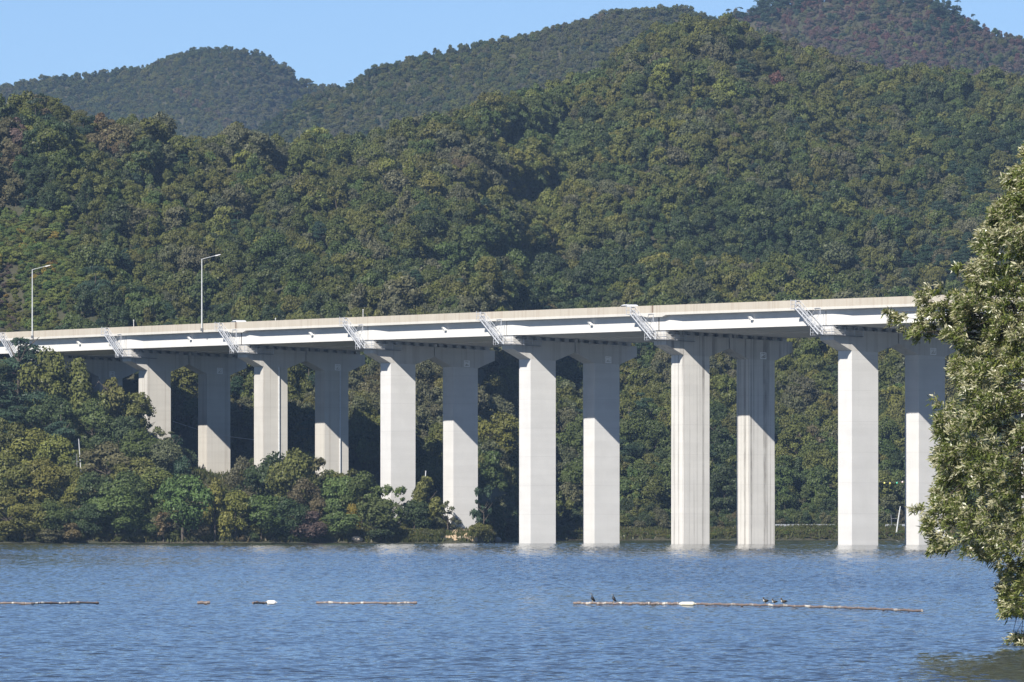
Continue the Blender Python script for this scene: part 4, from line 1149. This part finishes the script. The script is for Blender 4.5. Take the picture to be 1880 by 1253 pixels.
    for i in range(26):                                  # limbs from the trunk out to inner forks
        z0 = rng.uniform(1.5, 12.2); a = rng.uniform(0, 6.28); r = rng.uniform(1.2, 2.6) * (1.1 - z0 / 17)
        q = np.array([core[0] - .1 + math.cos(a) * r - .5, TY + 1 + math.sin(a) * r, z0 + r * .35]); st_ = np.array([core[0] - .1, TY + 1.4, z0])
        b.tube([tuple(st_), tuple(st_ * .5 + q * .5 + np.array([0, 0, -.1])), tuple(q)], [.09, .065, .04], 6, cap=False); hubs.append(q)
    hubs = np.array(hubs)
    far_out = list(range(len(cl) - 236, len(cl)))
    for i in list(rng.choice(len(cl), 380, replace=False)) + far_out[::3]:
        c = C_[i]; h_ = hubs[np.argmin(np.linalg.norm(hubs - c, axis=1) + rng.uniform(0, .6, len(hubs)))]
        m = h_ * .45 + c * .55 + np.array([0, 0, .22]) + rng.normal(0, .12, 3)
        b.tube([tuple(h_), tuple(h_ * .6 + m * .4 + rng.normal(0, .06, 3)), tuple(m), tuple(m * .45 + c * .55 + rng.normal(0, .05, 3)), tuple(c)], [.030, .024, .016, .010, .004], 5, cap=False)
    t = b.build('branches', M['bark'], None); t.parent = e; t.matrix_parent_inverse = Matrix.Translation(-Vector(e.location))
def wobs(px, py, dy):
    return math.sin(px * .051 + py * .021 + 1.0) * .6 + math.sin(py * .047 - px * .013 + dy * .8) * .6 + math.sin(px * .023 - py * .033 + 2 + dy * .5) * .5
big_tree()

# ------------------------------------------------------------------ air, light, sky, camera
hz = MB(); hz.box(-5000, 5000, -120, 9000, -5.0, 420)
ht = D.materials.new('haze_air'); ht.use_nodes = True; hn = ht.node_tree; hn.nodes.clear()
ho = hn.nodes.new('ShaderNodeOutputMaterial'); hv = hn.nodes.new('ShaderNodeVolumePrincipled')
hv.inputs['Color'].default_value = (.42, .64, 1.0, 1); hv.inputs['Density'].default_value = 4.2e-5; hv.inputs['Anisotropy'].default_value = 0.0
hn.links.new(hv.outputs[0], ho.inputs['Volume'])
tag(hz.build('haze', ht), 'thin blue haze over the valley', kind='stuff')

sd = Vector((.703, 1.04, -1.0)).normalized()             # the way the sunlight travels
sun = D.lights.new('sun', 'SUN'); sun.energy = 4.7; sun.angle = math.radians(.5); sun.color = (1.0, .94, .845)
so = link(D.objects.new('sun', sun)); so.rotation_euler = sd.to_track_quat('-Z', 'Y').to_euler()
W = D.worlds.new('World'); sc.world = W; W.use_nodes = True
wt = W.node_tree; wt.nodes.clear()
wo_ = wt.nodes.new('ShaderNodeOutputWorld'); bg = wt.nodes.new('ShaderNodeBackground'); sk = wt.nodes.new('ShaderNodeTexSky')
sk.sky_type = 'NISHITA'; sk.sun_disc = False
sk.sun_elevation = math.asin(-sd.z); sk.sun_rotation = math.atan2(-sd.x, -sd.y)
sk.altitude = 0; sk.air_density = .47; sk.dust_density = 0.0; sk.ozone_density = 4.6
bg.inputs['Strength'].default_value = .066
wt.links.new(sk.outputs[0], bg.inputs[0]); wt.links.new(bg.outputs[0], wo_.inputs[0])

cam = D.cameras.new('camera'); cam.sensor_width = 36; cam.lens = F / 1880 * 36; cam.shift_y = (HY - 626.5) / 1880
cam.clip_start = 1; cam.clip_end = 30000
co = link(D.objects.new('camera', cam)); co.location = (0, 0, CH); co.rotation_euler = (math.pi / 2, 0, 0)
sc.camera = co
sc.view_settings.view_transform = 'Standard'; sc.view_settings.look = 'None'; sc.view_settings.gamma = 1; sc.view_settings.exposure = 0.80
sc.view_settings.use_curve_mapping = False
sc.render.engine = 'CYCLES'
cy = sc.cycles
cy.max_bounces = 6; cy.diffuse_bounces = 4; cy.glossy_bounces = 3; cy.transmission_bounces = 3; cy.transparent_max_bounces = 4; cy.volume_bounces = 0
cy.use_denoising = True
